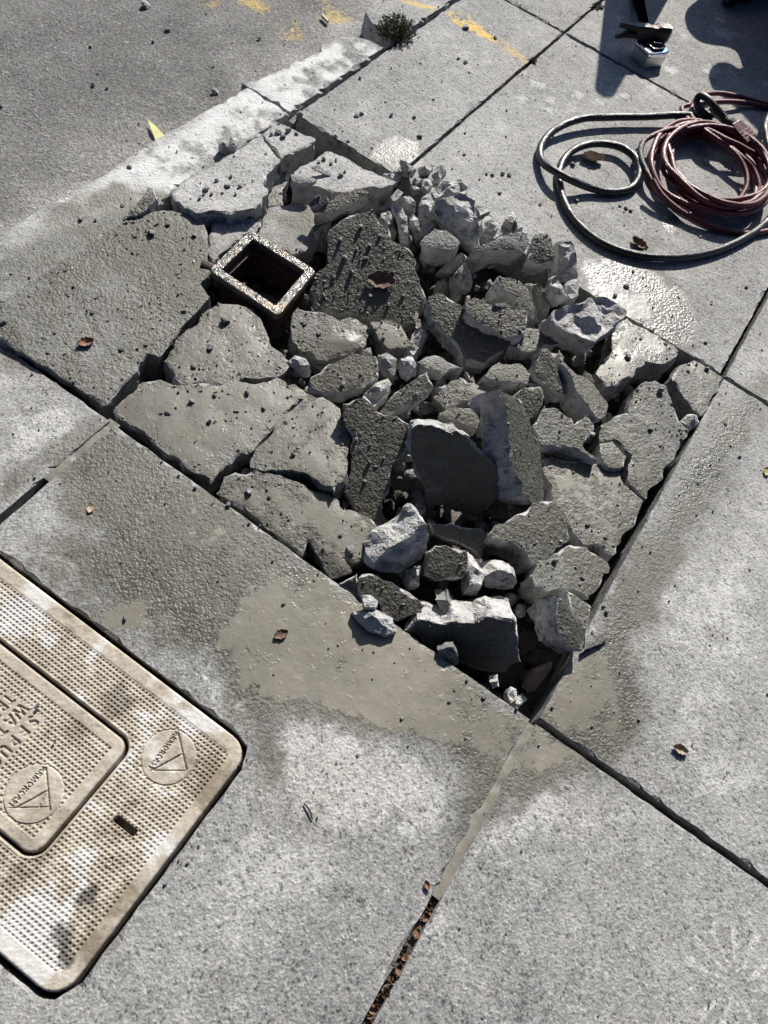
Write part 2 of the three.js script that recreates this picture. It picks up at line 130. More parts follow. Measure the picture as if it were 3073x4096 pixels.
  { k: "rough", t: 0.05, n: [0.3716,0.4067,0.8346], p: [[0.0324,0.0018,-0.6298],[0.0468,0.02,-0.6451],[0.0697,0.0187,-0.6546],[0.0865,0.0051,-0.6555],[0.0889,-0.0114,-0.6485],[0.066,-0.0168,-0.6356],[0.0447,-0.018,-0.6256]], o: {"dome":0.012}, l: "small pale lump just above the biggest dark faced fragment" },
  { k: "flat", t: 0.06, n: [0.2644,0.9076,0.3261], p: [[-0.0952,0.005,-0.6544],[-0.0632,0.0058,-0.6825],[-0.0379,0.0014,-0.691],[-0.0106,-0.0,-0.709],[0.0043,-0.0102,-0.6929],[0.0127,-0.02,-0.6723],[-0.0082,-0.0145,-0.6708],[-0.0513,-0.0072,-0.656],[-0.0781,-0.0029,-0.6464]], o: {}, l: "long muddy fragment lying in shade below the round shouldered one" },
  { k: "flat", t: 0.085, n: [0.0879,0.9063,0.4134], p: [[-0.6198,0.0476,-1.0669],[-0.6169,0.0556,-1.0851],[-0.5962,0.0719,-1.1252],[-0.5722,0.0799,-1.148],[-0.5565,0.0774,-1.1457],[-0.525,0.0723,-1.1412],[-0.4972,0.0635,-1.1279],[-0.4595,0.0642,-1.1375],[-0.436,0.0563,-1.1252],[-0.4197,0.0452,-1.1042],[-0.3944,0.036,-1.0895],[-0.3747,0.0286,-1.0775],[-0.3682,0.0182,-1.0559],[-0.3598,0.0044,-1.0274],[-0.3807,-0.0015,-1.0101],[-0.4138,-0.0031,-0.9996],[-0.4501,-0.0065,-0.9844],[-0.4902,-0.0133,-0.961],[-0.5271,-0.0183,-0.9422],[-0.5523,-0.0153,-0.9434],[-0.5796,-0.0066,-0.9566],[-0.5864,0.0094,-0.9902],[-0.5793,0.0225,-1.0206],[-0.6036,0.0352,-1.0432]], o: {}, l: "largest dark gritty slab with a brown leaf on it, upper middle" },
  { k: "flat", t: 0.07, n: [0.0782,0.9877,0.1355], p: [[-0.5574,0.0041,-0.8704],[-0.5545,0.0069,-0.8928],[-0.5128,0.007,-0.9177],[-0.4872,0.0059,-0.924],[-0.4626,0.0075,-0.9501],[-0.4311,0.0054,-0.9533],[-0.4185,0.0027,-0.9405],[-0.4076,-0.0034,-0.9024],[-0.4164,-0.0061,-0.878],[-0.4454,-0.0094,-0.837],[-0.4703,-0.0089,-0.8263],[-0.4962,-0.0081,-0.817],[-0.5333,-0.0027,-0.8351]], o: {"slurry":0.4,"lump":1}, l: "lumpy wet fragment just below and right of the iron frame" },
  { k: "flat", t: 0.06, n: [0.0782,0.9877,0.1355], p: [[-0.429,0.0148,-0.9533],[-0.4128,0.0161,-0.9719],[-0.3921,0.017,-0.9903],[-0.3743,0.016,-0.9937],[-0.3337,0.0094,-0.969],[-0.3415,0.007,-0.9468],[-0.368,0.0065,-0.9277],[-0.3973,0.0094,-0.9324]], o: {"slurry":0.3}, l: "small shiny wet block beside the lumpy wet fragment" },
  { k: "rough", t: 0.05, n: [0.0,1.0,0.0], p: [[-0.3529,0.0,-1.009],[-0.3445,0.0,-1.0315],[-0.3274,0.0,-1.023],[-0.3239,0.0,-0.9936],[-0.3216,0.0,-0.9591],[-0.339,0.0,-0.9617]], o: {"dome":0.02}, l: "small grey stone between the shiny block and the long diagonal slab" },
  { k: "flat", t: 0.075, n: [0.097,0.9272,0.3618], p: [[-0.3672,0.0534,-1.0609],[-0.3556,0.058,-1.0759],[-0.3056,0.0567,-1.0858],[-0.2829,0.053,-1.0826],[-0.2674,0.0469,-1.0708],[-0.2398,0.0454,-1.0745],[-0.2164,0.0483,-1.0882],[-0.1792,0.0475,-1.0961],[-0.1779,0.0363,-1.0678],[-0.1919,0.024,-1.0325],[-0.1954,0.0209,-1.0236],[-0.2311,0.0171,-1.0044],[-0.2741,0.0269,-1.0179],[-0.2957,0.0317,-1.0243],[-0.3192,0.0341,-1.0243],[-0.3407,0.0405,-1.0348]], o: {}, l: "long diagonal gritty slab in the middle of the heap" },
  { k: "flat", t: 0.06, n: [0.1545,0.9511,0.2676], p: [[-0.2958,0.0825,-1.0793],[-0.2846,0.0851,-1.0949],[-0.2647,0.0844,-1.104],[-0.2436,0.0816,-1.1061],[-0.2159,0.0826,-1.1258],[-0.1828,0.0807,-1.1381],[-0.1707,0.0757,-1.1273],[-0.1604,0.0651,-1.0954],[-0.172,0.0625,-1.0797],[-0.2022,0.0645,-1.0692],[-0.2334,0.0671,-1.0604],[-0.2558,0.0692,-1.0551],[-0.278,0.0741,-1.0598]], o: {}, l: "pale crusted slab resting on the long diagonal one" },
  { k: "flat", t: 0.08, n: [0.2962,0.9397,0.171], p: [[-0.272,0.0958,-1.1419],[-0.2735,0.0998,-1.1609],[-0.2563,0.0971,-1.1758],[-0.2345,0.093,-1.1914],[-0.2122,0.0856,-1.1892],[-0.1792,0.072,-1.1717],[-0.1682,0.0646,-1.15],[-0.1924,0.0721,-1.1492],[-0.22,0.0816,-1.1535],[-0.2421,0.0881,-1.1512]], o: {"lean":0.4}, l: "curved fragment with a dark hollow underside above the crusted slab" },
  { k: "flat", t: 0.095, n: [0.3227,0.8904,0.321], p: [[-0.3519,0.085,-1.2103],[-0.3342,0.0935,-1.2518],[-0.3134,0.0999,-1.2903],[-0.2932,0.1021,-1.3168],[-0.283,0.1,-1.3211],[-0.2692,0.0896,-1.3062],[-0.2697,0.0821,-1.285],[-0.3094,0.085,-1.2531],[-0.3338,0.0817,-1.2195]], o: {"dry":0.5}, l: "long thick block with a shaded grey front, right side of the heap" },
  { k: "flat", t: 0.08, n: [0.1499,0.8988,0.4119], p: [[-0.266,0.0847,-1.3096],[-0.2739,0.0964,-1.3323],[-0.2587,0.1011,-1.348],[-0.2424,0.0989,-1.3491],[-0.2129,0.0808,-1.3204],[-0.2124,0.0762,-1.3104],[-0.2404,0.0707,-1.2882],[-0.2582,0.0713,-1.2831]], o: {}, l: "dark pitted block beside the long thick one" },
  { k: "rough", t: 0.07, n: [0.3078,0.788,0.5332], p: [[-0.228,0.0695,-1.3711],[-0.2288,0.0757,-1.3799],[-0.2093,0.0796,-1.3969],[-0.1987,0.0762,-1.398],[-0.1723,0.0522,-1.3778],[-0.1536,0.0344,-1.3624],[-0.1632,0.0303,-1.3507],[-0.182,0.0255,-1.3328],[-0.2117,0.0509,-1.3532]], o: {"dome":0.01}, l: "upright pale block at the right edge of the heap by the puddle" },
  { k: "rough", t: 0.05, n: [0.3078,0.788,0.5332], p: [[-0.1889,0.0595,-1.2648],[-0.1878,0.0731,-1.2855],[-0.1694,0.0626,-1.2806],[-0.1411,0.0478,-1.2751],[-0.1538,0.0381,-1.2535],[-0.1761,0.0488,-1.2564]], o: {"dome":0.012}, l: "pale wedge shaped stone below the upright pale block" },
  { k: "rough", t: 0.05, n: [0.0,1.0,0.0], p: [[-0.1709,0.025,-1.3419],[-0.1642,0.025,-1.3577],[-0.1439,0.025,-1.3559],[-0.1301,0.025,-1.3278],[-0.1374,0.025,-1.304],[-0.158,0.025,-1.3177]], o: {"dome":0.012}, l: "pale stub next to the wedge shaped stone at the heap edge" },
  { k: "flat", t: 0.05, n: [0.3806,0.7946,0.473], p: [[-0.2213,0.0453,-1.2526],[-0.2077,0.05,-1.2714],[-0.1652,0.0213,-1.2574],[-0.1557,0.0064,-1.24],[-0.1663,0.0,-1.2207],[-0.1911,0.02,-1.2343]], o: {"dry":0.5}, l: "shaded grey slab behind the wedge shaped stone" },
  { k: "rough", t: 0.075, n: [0.2112,0.9613,0.1772], p: [[-0.1455,0.0801,-1.177],[-0.1297,0.082,-1.2061],[-0.0983,0.0868,-1.2692],[-0.081,0.0862,-1.2867],[-0.0472,0.0808,-1.2977],[-0.0227,0.0757,-1.2993],[-0.0199,0.0716,-1.2803],[-0.0323,0.0672,-1.2419],[-0.0429,0.061,-1.1953],[-0.0741,0.0642,-1.1757],[-0.1054,0.0699,-1.1691],[-0.1333,0.075,-1.1635]], o: {"dome":0.012}, l: "big pale jagged boulder overhanging the wet glinting fragment" },
  { k: "flat", t: 0.05, n: [0.1145,0.9925,0.0417], p: [[-0.1771,0.0319,-1.0837],[-0.1746,0.0342,-1.1464],[-0.1673,0.0339,-1.159],[-0.1515,0.0323,-1.1649],[-0.1208,0.0288,-1.165],[-0.1028,0.027,-1.1728],[-0.1,0.0265,-1.1664],[-0.1192,0.0276,-1.142],[-0.1306,0.0278,-1.1153],[-0.1563,0.0299,-1.0945]], o: {}, l: "glossy sharp edged piece left of the jagged boulder" },
  { k: "flat", t: 0.05, n: [0.0982,0.9945,0.0358], p: [[-0.1793,0.0325,-0.9818],[-0.1752,0.034,-1.0354],[-0.1599,0.0327,-1.0406],[-0.1389,0.0314,-1.0613],[-0.1115,0.0286,-1.0587],[-0.089,0.0261,-1.0515],[-0.0849,0.0254,-1.043],[-0.1279,0.0285,-1.0111],[-0.1611,0.0309,-0.9876]], o: {}, l: "glossy wedge in the middle of the heap right of the diagonal slab" },
  { k: "flat", t: 0.06, n: [0.287,0.9272,0.2408], p: [[-0.1016,0.0475,-1.0435],[-0.1191,0.065,-1.0903],[-0.1106,0.0651,-1.1006],[-0.0968,0.0602,-1.0984],[-0.0684,0.0486,-1.0874],[-0.0521,0.0395,-1.0717],[-0.0277,0.0299,-1.0639],[-0.0277,0.0273,-1.0539],[-0.0596,0.0341,-1.0421],[-0.0713,0.0376,-1.0416],[-0.0817,0.0403,-1.0394]], o: {}, l: "narrow upright piece below the glossy sharp edged one" },
  { k: "flat", t: 0.07, n: [0.196,0.9752,-0.1032], p: [[-0.0865,0.06,-1.1142],[-0.0641,0.0567,-1.1026],[-0.0343,0.0509,-1.1007],[-0.0108,0.0454,-1.1077],[0.0043,0.0423,-1.1086],[0.0265,0.0385,-1.1026],[0.0525,0.035,-1.0864],[0.0592,0.0361,-1.0635],[0.0505,0.04,-1.0429],[0.0254,0.045,-1.0434],[-0.0052,0.0494,-1.0597],[-0.0378,0.0539,-1.0796],[-0.0673,0.0584,-1.0928]], o: {"lean":0.3}, l: "long narrow muddy blade leaning right of the narrow upright piece" },
  { k: "flat", t: 0.06, n: [0.1873,0.9272,0.3244], p: [[-0.1062,0.0384,-0.9845],[-0.1031,0.043,-0.9995],[-0.0781,0.0457,-1.0215],[-0.062,0.0398,-1.0139],[-0.0531,0.0306,-0.9928],[-0.0579,0.0218,-0.965],[-0.0817,0.0258,-0.9627]], o: {}, l: "dark rounded piece behind the tip of the upright fin" },
  { k: "flat", t: 0.04, n: [0.0982,0.9945,0.0358], p: [[-0.2991,0.0378,-0.9159],[-0.2882,0.0375,-0.9378],[-0.2781,0.037,-0.9521],[-0.253,0.035,-0.9638],[-0.2194,0.0319,-0.9717],[-0.2372,0.0329,-0.9493],[-0.2428,0.0327,-0.9277],[-0.2594,0.0341,-0.9234],[-0.2818,0.036,-0.9142]], o: {}, l: "small glinting wedge left of the glossy wedge in mid heap" },
  { k: "flat", t: 0.05, n: [0.0696,0.9903,0.1205], p: [[-0.2297,0.011,-0.8874],[-0.2275,0.0162,-0.9315],[-0.2159,0.018,-0.9533],[-0.2076,0.0183,-0.9604],[-0.1803,0.0174,-0.9684],[-0.155,0.0163,-0.9745],[-0.1461,0.0144,-0.9635],[-0.1452,0.0125,-0.9488],[-0.1707,0.0112,-0.9233],[-0.1894,0.01,-0.9028],[-0.2008,0.0088,-0.8863]], o: {"slurry":0.3}, l: "flat glinting piece behind the big round shouldered fragment" },
  { k: "flat", t: 0.06, n: [0.1719,0.9135,0.3686], p: [[-0.2867,0.0314,-0.7768],[-0.2869,0.0393,-0.7964],[-0.2821,0.0505,-0.8264],[-0.2718,0.0612,-0.8578],[-0.2605,0.0698,-0.8842],[-0.2493,0.0652,-0.878],[-0.2367,0.0596,-0.8701],[-0.2375,0.0503,-0.8466],[-0.2468,0.0421,-0.8219],[-0.2703,0.0312,-0.7841]], o: {}, l: "dark muddy wedge with a pale underside, centre left of the heap" },
  { k: "flat", t: 0.05, n: [0.0626,0.9703,0.2337], p: [[-0.4318,0.0126,-0.7561],[-0.4292,0.0211,-0.7921],[-0.4258,0.0248,-0.8085],[-0.3907,0.0337,-0.8548],[-0.3615,0.0368,-0.8758],[-0.3432,0.0317,-0.8595],[-0.3324,0.0273,-0.8439],[-0.3421,0.022,-0.8193],[-0.3661,0.015,-0.7839],[-0.3949,0.0093,-0.7523],[-0.4192,0.0086,-0.743]], o: {}, l: "broad muddy chunk with a white front edge, left of centre" },
  { k: "rough", t: 0.05, n: [0.0626,0.9703,0.2337], p: [[-0.3669,0.0253,-0.8883],[-0.3562,0.0283,-0.9037],[-0.3319,0.0262,-0.9014],[-0.3165,0.019,-0.8756],[-0.3255,0.0162,-0.8617],[-0.3382,0.0172,-0.8623]], o: {"dark":1,"dome":0.015}, l: "dark crusty stone behind the broad muddy chunk" },
  { k: "rough", t: 0.05, n: [0.0626,0.9703,0.2337], p: [[-0.3371,0.0161,-0.792],[-0.331,0.0248,-0.8297],[-0.3185,0.0292,-0.8514],[-0.3053,0.0271,-0.8462],[-0.301,0.0213,-0.8231],[-0.3048,0.0137,-0.7907]], o: {"dome":0.006}, l: "smooth grey stone in shade under the broad muddy chunk" },
  { k: "flat", t: 0.05, n: [0.0868,0.9848,0.1504], p: [[-0.2019,0.0195,-0.8536],[-0.1839,0.023,-0.8868],[-0.1635,0.0238,-0.9039],[-0.1451,0.0223,-0.9049],[-0.1342,0.0196,-0.8931],[-0.1278,0.0166,-0.8776],[-0.1444,0.017,-0.8702],[-0.1776,0.0183,-0.8596]], o: {}, l: "glinting piece hidden behind the top of the round shouldered fragment" },
  { k: "rough", t: 0.05, n: [0.0,1.0,0.0], p: [[-0.1357,0.02,-0.907],[-0.1407,0.02,-0.9362],[-0.1332,0.02,-0.9351],[-0.1143,0.02,-0.9018],[-0.1245,0.02,-0.893]], o: {"dark":1,"dome":0.01}, l: "small dark stone left of the upright fin" },
  { k: "rough", t: 0.05, n: [0.0626,0.9703,0.2337], p: [[-0.4881,0.0199,-0.7613],[-0.4846,0.0244,-0.7812],[-0.4638,0.0245,-0.7871],[-0.4495,0.0223,-0.7818],[-0.4696,0.0189,-0.7621]], o: {"dome":0.015}, l: "shaded stone deep in the gap left of the broad muddy chunk" },
  { k: "rough", t: 0.08, n: [0.2289,0.7431,0.6288], p: [[-0.4872,0.088,-1.2641],[-0.4769,0.0987,-1.2805],[-0.4593,0.1079,-1.2978],[-0.4392,0.1076,-1.3047],[-0.4184,0.1064,-1.3108],[-0.4066,0.0932,-1.2995],[-0.3877,0.0811,-1.2921],[-0.3595,0.0507,-1.2665],[-0.3726,0.0493,-1.2601],[-0.399,0.0535,-1.2554],[-0.433,0.06,-1.2507],[-0.4603,0.066,-1.2479],[-0.4775,0.0764,-1.2539]], o: {"dome":0.014}, l: "largest pale rough boulder at the top of the heap" },
  { k: "rough", t: 0.05, n: [-0.1186,0.962,0.2461], p: [[-0.5409,0.02,-1.3703],[-0.5354,0.0307,-1.4094],[-0.5074,0.04,-1.4324],[-0.4827,0.0404,-1.4219],[-0.471,0.0369,-1.4028],[-0.4917,0.033,-1.3975],[-0.5249,0.02,-1.3626]], o: {"dome":0.008}, l: "pale rock behind the largest rough boulder" },
  { k: "rough", t: 0.06, n: [-0.2673,0.8309,0.4879], p: [[-0.5241,0.0368,-1.2782],[-0.5348,0.0494,-1.3056],[-0.5237,0.06,-1.3175],[-0.5003,0.0587,-1.3024],[-0.49,0.051,-1.2837],[-0.4746,0.0461,-1.267],[-0.4936,0.03,-1.2499],[-0.5156,0.03,-1.262]], o: {"dome":0.015}, l: "grey rough rock left of the largest boulder" },
  { k: "rough", t: 0.05, n: [0.1162,0.7431,0.659], p: [[-0.5553,0.0673,-1.2104],[-0.5424,0.0734,-1.2195],[-0.5213,0.0636,-1.2122],[-0.4974,0.0436,-1.1939],[-0.4884,0.0298,-1.1799],[-0.5017,0.0278,-1.1753],[-0.5225,0.0442,-1.1902]], o: {"dome":0.012}, l: "slim pale shard standing upright at the edge of the largest dark slab" },
  { k: "rough", t: 0.05, n: [0.1162,0.7431,0.659], p: [[-0.5183,0.0546,-1.223],[-0.5133,0.0625,-1.2328],[-0.4986,0.0565,-1.2286],[-0.4846,0.0443,-1.2173],[-0.4938,0.0376,-1.2081],[-0.5118,0.0444,-1.2126]], o: {"dome":0.014}, l: "small grey stone right of the slim pale shard" },
  { k: "rough", t: 0.04, n: [0.0219,0.691,0.7225], p: [[-0.4963,0.03,-1.2096],[-0.4745,0.06,-1.2389],[-0.4662,0.0598,-1.239],[-0.4664,0.0466,-1.2264],[-0.4765,0.0272,-1.2075],[-0.4773,0.02,-1.2006]], o: {"dark":1,"dome":0.006}, l: "dark splinter lying between two pale blocks" },
  { k: "flat", t: 0.085, n: [0.0541,0.9375,0.3439], p: [[-0.4592,0.06,-1.1718],[-0.4541,0.0689,-1.1967],[-0.4496,0.075,-1.2142],[-0.4261,0.0758,-1.22],[-0.3879,0.0732,-1.219],[-0.3912,0.065,-1.1961],[-0.4219,0.0596,-1.1767],[-0.4453,0.0589,-1.1709]], o: {"dry":0.8}, l: "angular block with a pale gritty top and smooth shaded front" },
  { k: "rough", t: 0.05, n: [0.3061,0.7799,0.5459], p: [[-0.4047,0.0,-1.1897],[-0.3965,0.0199,-1.2227],[-0.3871,0.03,-1.2424],[-0.3748,0.0251,-1.2422],[-0.3722,0.0161,-1.231],[-0.3785,0.0,-1.2044]], o: {"dome":0.01}, l: "grey stone in front of the angular block" },
  { k: "rough", t: 0.05, n: [0.3851,0.7627,0.5196], p: [[-0.3688,0.0206,-1.1891],[-0.3621,0.035,-1.2152],[-0.3457,0.0264,-1.2146],[-0.3293,0.0125,-1.2065],[-0.3236,0.0,-1.1923],[-0.3416,0.0024,-1.1825],[-0.36,0.01,-1.18]], o: {"dome":0.008}, l: "pale stub of rock under the long thick block" },
  { k: "rough", t: 0.03, n: [0.0,1.0,0.0], p: [[-0.4106,0.02,-1.381],[-0.4058,0.02,-1.4098],[-0.3727,0.02,-1.3953],[-0.3686,0.02,-1.37],[-0.3905,0.02,-1.3525]], o: {"dome":0.016}, l: "pale cobble sized stone right of the largest rough boulder" },
  { k: "rough", t: 0.02, n: [0.0,1.0,0.0], p: [[-0.4462,0.01,-1.4229],[-0.4233,0.01,-1.4468],[-0.4122,0.01,-1.4339],[-0.4239,0.01,-1.4038]], o: {"dome":0.008}, l: "thin pale chip behind the cobble sized stone" },
  { k: "rough", t: 0.03, n: [0.0,1.0,0.0], p: [[-0.3708,0.02,-1.4208],[-0.373,0.02,-1.4566],[-0.3558,0.02,-1.449],[-0.3489,0.02,-1.421]], o: {"dome":0.012}, l: "small pale stone on the pavement beyond the heap" },
  { k: "rough", t: 0.025, n: [0.0,1.0,0.0], p: [[-0.3493,0.015,-1.4387],[-0.3383,0.015,-1.4564],[-0.3256,0.015,-1.4343],[-0.3343,0.015,-1.418]], o: {"dome":0.012}, l: "second small pale stone on the pavement beyond the heap, nearer the heap" },
  { k: "rough", t: 0.03, n: [0.0,1.0,0.0], p: [[-0.5997,0.02,-1.2887],[-0.6016,0.02,-1.3187],[-0.5879,0.02,-1.3204],[-0.5804,0.02,-1.2976],[-0.5884,0.02,-1.2829]], o: {"dome":0.012}, l: "small angular stone at the tip of the pale triangular fragment" },
  { k: "rough", t: 0.04, n: [0.1162,0.7431,0.659], p: [[-0.5675,0.0512,-1.2618],[-0.5533,0.0598,-1.274],[-0.5332,0.0553,-1.2724],[-0.5311,0.0456,-1.2619],[-0.5431,0.0381,-1.2513]], o: {"dome":0.014}, l: "pale knobbly stone above the slim pale shard" },
  { k: "rough", t: 0.03, n: [0.0,1.0,0.0], p: [[-0.5599,0.02,-1.2785],[-0.5474,0.02,-1.2978],[-0.5347,0.02,-1.2893],[-0.5357,0.02,-1.2637]], o: {"dome":0.01}, l: "small shadowed stone below the knobbly one" },
  { k: "rough", t: 0.03, n: [0.0,1.0,0.0], p: [[-0.5831,0.02,-1.2255],[-0.5755,0.02,-1.2456],[-0.5548,0.02,-1.2307],[-0.5522,0.02,-1.2106],[-0.5714,0.02,-1.2134]], o: {"dome":0.012}, l: "small stone at the upper corner of the largest dark slab" },
  { k: "rough", t: 0.025, n: [0.6701,0.5482,0.5005], p: [[-0.6356,0.045,-1.3795],[-0.6234,0.04,-1.3904],[-0.6033,0.0248,-1.4006],[-0.6028,0.012,-1.3872],[-0.6143,0.0194,-1.3799]], o: {"dome":0.008}, l: "thin finger of concrete poking up by the shiny wet spot" },
  { k: "rough", t: 0.02, n: [0.0,1.0,0.0], p: [[-0.6084,0.02,-1.4177],[-0.5881,0.02,-1.4571],[-0.5814,0.02,-1.428],[-0.5988,0.02,-1.4145]], o: {"dome":0.006}, l: "flat pale chip right of the poking finger" },
  { k: "rough", t: 0.02, n: [0.0,1.0,0.0], p: [[-0.579,0.012,-1.4169],[-0.5834,0.012,-1.4533],[-0.5796,0.012,-1.4973],[-0.5611,0.012,-1.472],[-0.557,0.012,-1.4353],[-0.5705,0.012,-1.4153]], o: {"dome":0.016}, l: "crusty brownish crumb pile lump right of the flat pale chip" },
  { k: "rough", t: 0.02, n: [0.0,1.0,0.0], p: [[-0.6567,0.014,-1.3427],[-0.6399,0.014,-1.3677],[-0.6236,0.014,-1.3718],[-0.6206,0.014,-1.3498]], o: {"dome":0.008}, l: "flat stone at the lower rim of the shiny wet spot" },
  { k: "rough", t: 0.02, n: [0.0,1.0,0.0], p: [[-0.6465,0.012,-1.3737],[-0.647,0.012,-1.4025],[-0.6299,0.012,-1.4027],[-0.634,0.012,-1.3826]], o: {"dome":0.01}, l: "small stone in the shiny wet spot" },
  { k: "rough", t: 0.02, n: [0.0,1.0,0.0], p: [[-0.598,0.012,-1.381],[-0.5967,0.012,-1.4026],[-0.5865,0.012,-1.4034],[-0.5798,0.012,-1.3839],[-0.5864,0.012,-1.3735]], o: {"dome":0.01}, l: "small cube of concrete below the poking finger" },
  { k: "rough", t: 0.02, n: [0.0,1.0,0.0], p: [[-0.582,0.012,-1.3962],[-0.5717,0.012,-1.4161],[-0.5559,0.012,-1.4029],[-0.5575,0.012,-1.3813],[-0.573,0.012,-1.3832]], o: {"dome":0.01}, l: "small pale stone below the flat pale chip" },
  { k: "rough", t: 0.015, n: [0.0,1.0,0.0], p: [[-0.5964,0.008,-1.3701],[-0.5875,0.008,-1.3829],[-0.5731,0.008,-1.3751],[-0.5795,0.008,-1.3584]], o: {"dome":0.008}, l: "tiny chip nearest the pale strip at the top of the heap" },
  { k: "flat", t: 0.045, n: [0.1853,0.9703,0.1555], p: [[-0.9497,0.0162,-0.8294],[-0.9544,0.023,-0.866],[-0.96,0.0296,-0.9002],[-0.965,0.034,-0.922],[-0.9555,0.0327,-0.9251],[-0.9339,0.027,-0.915],[-0.9321,0.0203,-0.8759],[-0.9366,0.0176,-0.8534]], o: {}, l: "muddy broken block leaning against the kerb" },
  { k: "rough", t: 0.02, n: [0.0,1.0,0.0], p: [[-0.9686,0.02,-1.1454],[-0.9635,0.02,-1.1714],[-0.954,0.02,-1.1924],[-0.9401,0.02,-1.1786],[-0.9348,0.02,-1.1642],[-0.9541,0.02,-1.138]], o: {"dome":0.012}, l: "oblong grey stone on the edge of the kerb" },
  { k: "flat", t: 0.03, n: [0.1007,0.6007,0.7931], p: [[0.1893,-0.05,-0.5233],[0.1878,-0.0255,-0.5417],[0.2072,0.0,-0.5635],[0.2103,-0.0085,-0.5575],[0.21,-0.045,-0.5298],[0.2028,-0.0544,-0.5217]], o: {"brown":1}, l: "brown shard leaning in the bottom corner of the hole" },
  { k: "rough", t: 0.03, n: [0.0,1.0,0.0], p: [[0.1734,-0.03,-0.493],[0.1693,-0.03,-0.5052],[0.1781,-0.03,-0.5065],[0.1878,-0.03,-0.4957],[0.1849,-0.03,-0.4837]], o: {"dome":0.01}, l: "upright crumb in the bottom corner of the hole" },
  { k: "rough", t: 0.03, n: [0.0,1.0,0.0], p: [[0.1835,-0.03,-0.4965],[0.1921,-0.03,-0.5088],[0.2029,-0.03,-0.5029],[0.1993,-0.03,-0.4884],[0.1897,-0.03,-0.4853]], o: {"dome":0.01}, l: "rounded crumb beside the brown shard" },
  { k: "rough", t: 0.02, n: [0.3716,0.4067,0.8346], p: [[0.1338,0.0028,-0.4758],[0.1434,0.0072,-0.4822],[0.1506,-0.0021,-0.4809],[0.1438,-0.0079,-0.475]], o: {"dome":0.008}, l: "pale chip under the biggest dark faced fragment" },
  { k: "rough", t: 0.015, n: [0.3716,0.4067,0.8346], p: [[0.0368,0.0088,-0.4671],[0.0541,0.0208,-0.4806],[0.0676,0.0082,-0.4805],[0.0786,-0.0102,-0.4764],[0.0698,-0.0181,-0.4687],[0.0486,-0.0101,-0.4632]], o: {"dark":1,"dome":0.004}, l: "flat gritty chip leaning on the biggest dark faced fragment" },
  { k: "rough", t: 0.02, n: [0.0,1.0,0.0], p: [[-0.1073,0.03,-0.4593],[-0.0988,0.03,-0.468],[-0.0854,0.03,-0.468],[-0.0812,0.03,-0.4562],[-0.0949,0.03,-0.4468]], o: {"dome":0.006}, l: "small cube resting on the white edged muddy fragment" },
  { k: "flat", t: 0.008, n: [0.5346,0.8385,0.1058], p: [[-0.7655,0.04,-1.2131],[-0.7622,0.04,-1.2297],[-0.731,0.0221,-1.2453],[-0.7319,0.022,-1.2399],[-0.7562,0.0346,-1.2173]], o: {"dry":1}, l: "loose pale flake on the triangular fragment" },
  { k: "flat", t: 0.012, n: [0.0868,0.9848,0.1504], p: [[-0.7844,0.0347,-1.164],[-0.7693,0.0366,-1.1851],[-0.7376,0.0349,-1.192],[-0.7386,0.0337,-1.1836],[-0.7576,0.0318,-1.1604],[-0.7729,0.0322,-1.154]], o: {}, l: "dark gritty flake at the left end of the triangular fragment" },
  { k: "flat", t: 0.012, n: [0.1664,0.766,0.6209], p: [[-0.6978,0.0395,-1.1128],[-0.6912,0.0559,-1.1348],[-0.6816,0.0468,-1.1261],[-0.6897,0.0377,-1.1127]], o: {}, l: "small shard standing by the dark wedge" },
  { k: "flat", t: 0.012, n: [0.2868,0.8192,0.4967], p: [[-0.6813,0.0461,-1.1219],[-0.6771,0.0581,-1.1441],[-0.6686,0.0528,-1.1403],[-0.675,0.0431,-1.1206]], o: {}, l: "second small shard standing by the dark wedge, the one closer to it" },
  { k: "rough", t: 0.05, n: [0.0,1.0,0.0], p: [[0.1942,0.0,-1.1944],[0.1978,0.0,-1.22],[0.2148,0.0,-1.2365],[0.2235,0.0,-1.217],[0.2184,0.0,-1.1948]], o: {"dome":0.01}, l: "smooth pale stone in the gap by the right joint" },
  { k: "flat", t: 0.02, n: [0.7033,0.3424,0.623], p: [[-0.1444,-0.07,-0.6514],[-0.1514,-0.03,-0.6655],[-0.1216,-0.07,-0.6771],[-0.12,-0.0795,-0.6737]], o: {}, l: "dark triangular shard deep in the gap below the long dark fragment" },
  { k: "flat", t: 0.06, n: [0.171,0.9397,0.2962], p: [[-0.1051,0.0362,-0.9846],[-0.0996,0.0413,-1.0039],[-0.0792,0.0433,-1.0222],[-0.068,0.0416,-1.0231],[-0.0542,0.0323,-1.0015],[-0.0564,0.0219,-0.9672],[-0.0767,0.0286,-0.9768]], o: {}, l: "dark piece right behind the tip of the upright fin" },
  { k: "rough", t: 0.04, n: [0.0,1.0,0.0], p: [[-0.1335,-0.04,-0.6834],[-0.1456,-0.04,-0.7212],[-0.1365,-0.04,-0.7213],[-0.1178,-0.04,-0.6964],[-0.1197,-0.04,-0.6804]], o: {"dome":0.012}, l: "small stone deep in the gap left of the round shouldered fragment" },
  { k: "rough", t: 0.04, n: [0.0982,0.9945,0.0358], p: [[-0.3243,0.0367,-0.9012],[-0.3135,0.0363,-0.9204],[-0.2947,0.0342,-0.9141],[-0.2923,0.0332,-0.8911],[-0.3087,0.0347,-0.8877]], o: {"dome":0.012}, l: "pale stone left of the small glinting wedge" },
  { k: "rough", t: 0.02, n: [0.0,1.0,0.0], p: [[-0.3123,0.025,-0.8971],[-0.2971,0.025,-0.9167],[-0.2888,0.025,-0.9066],[-0.2982,0.025,-0.8849]], o: {"dome":0.008}, l: "round tan pebble under the pale stone by the glinting wedge" },
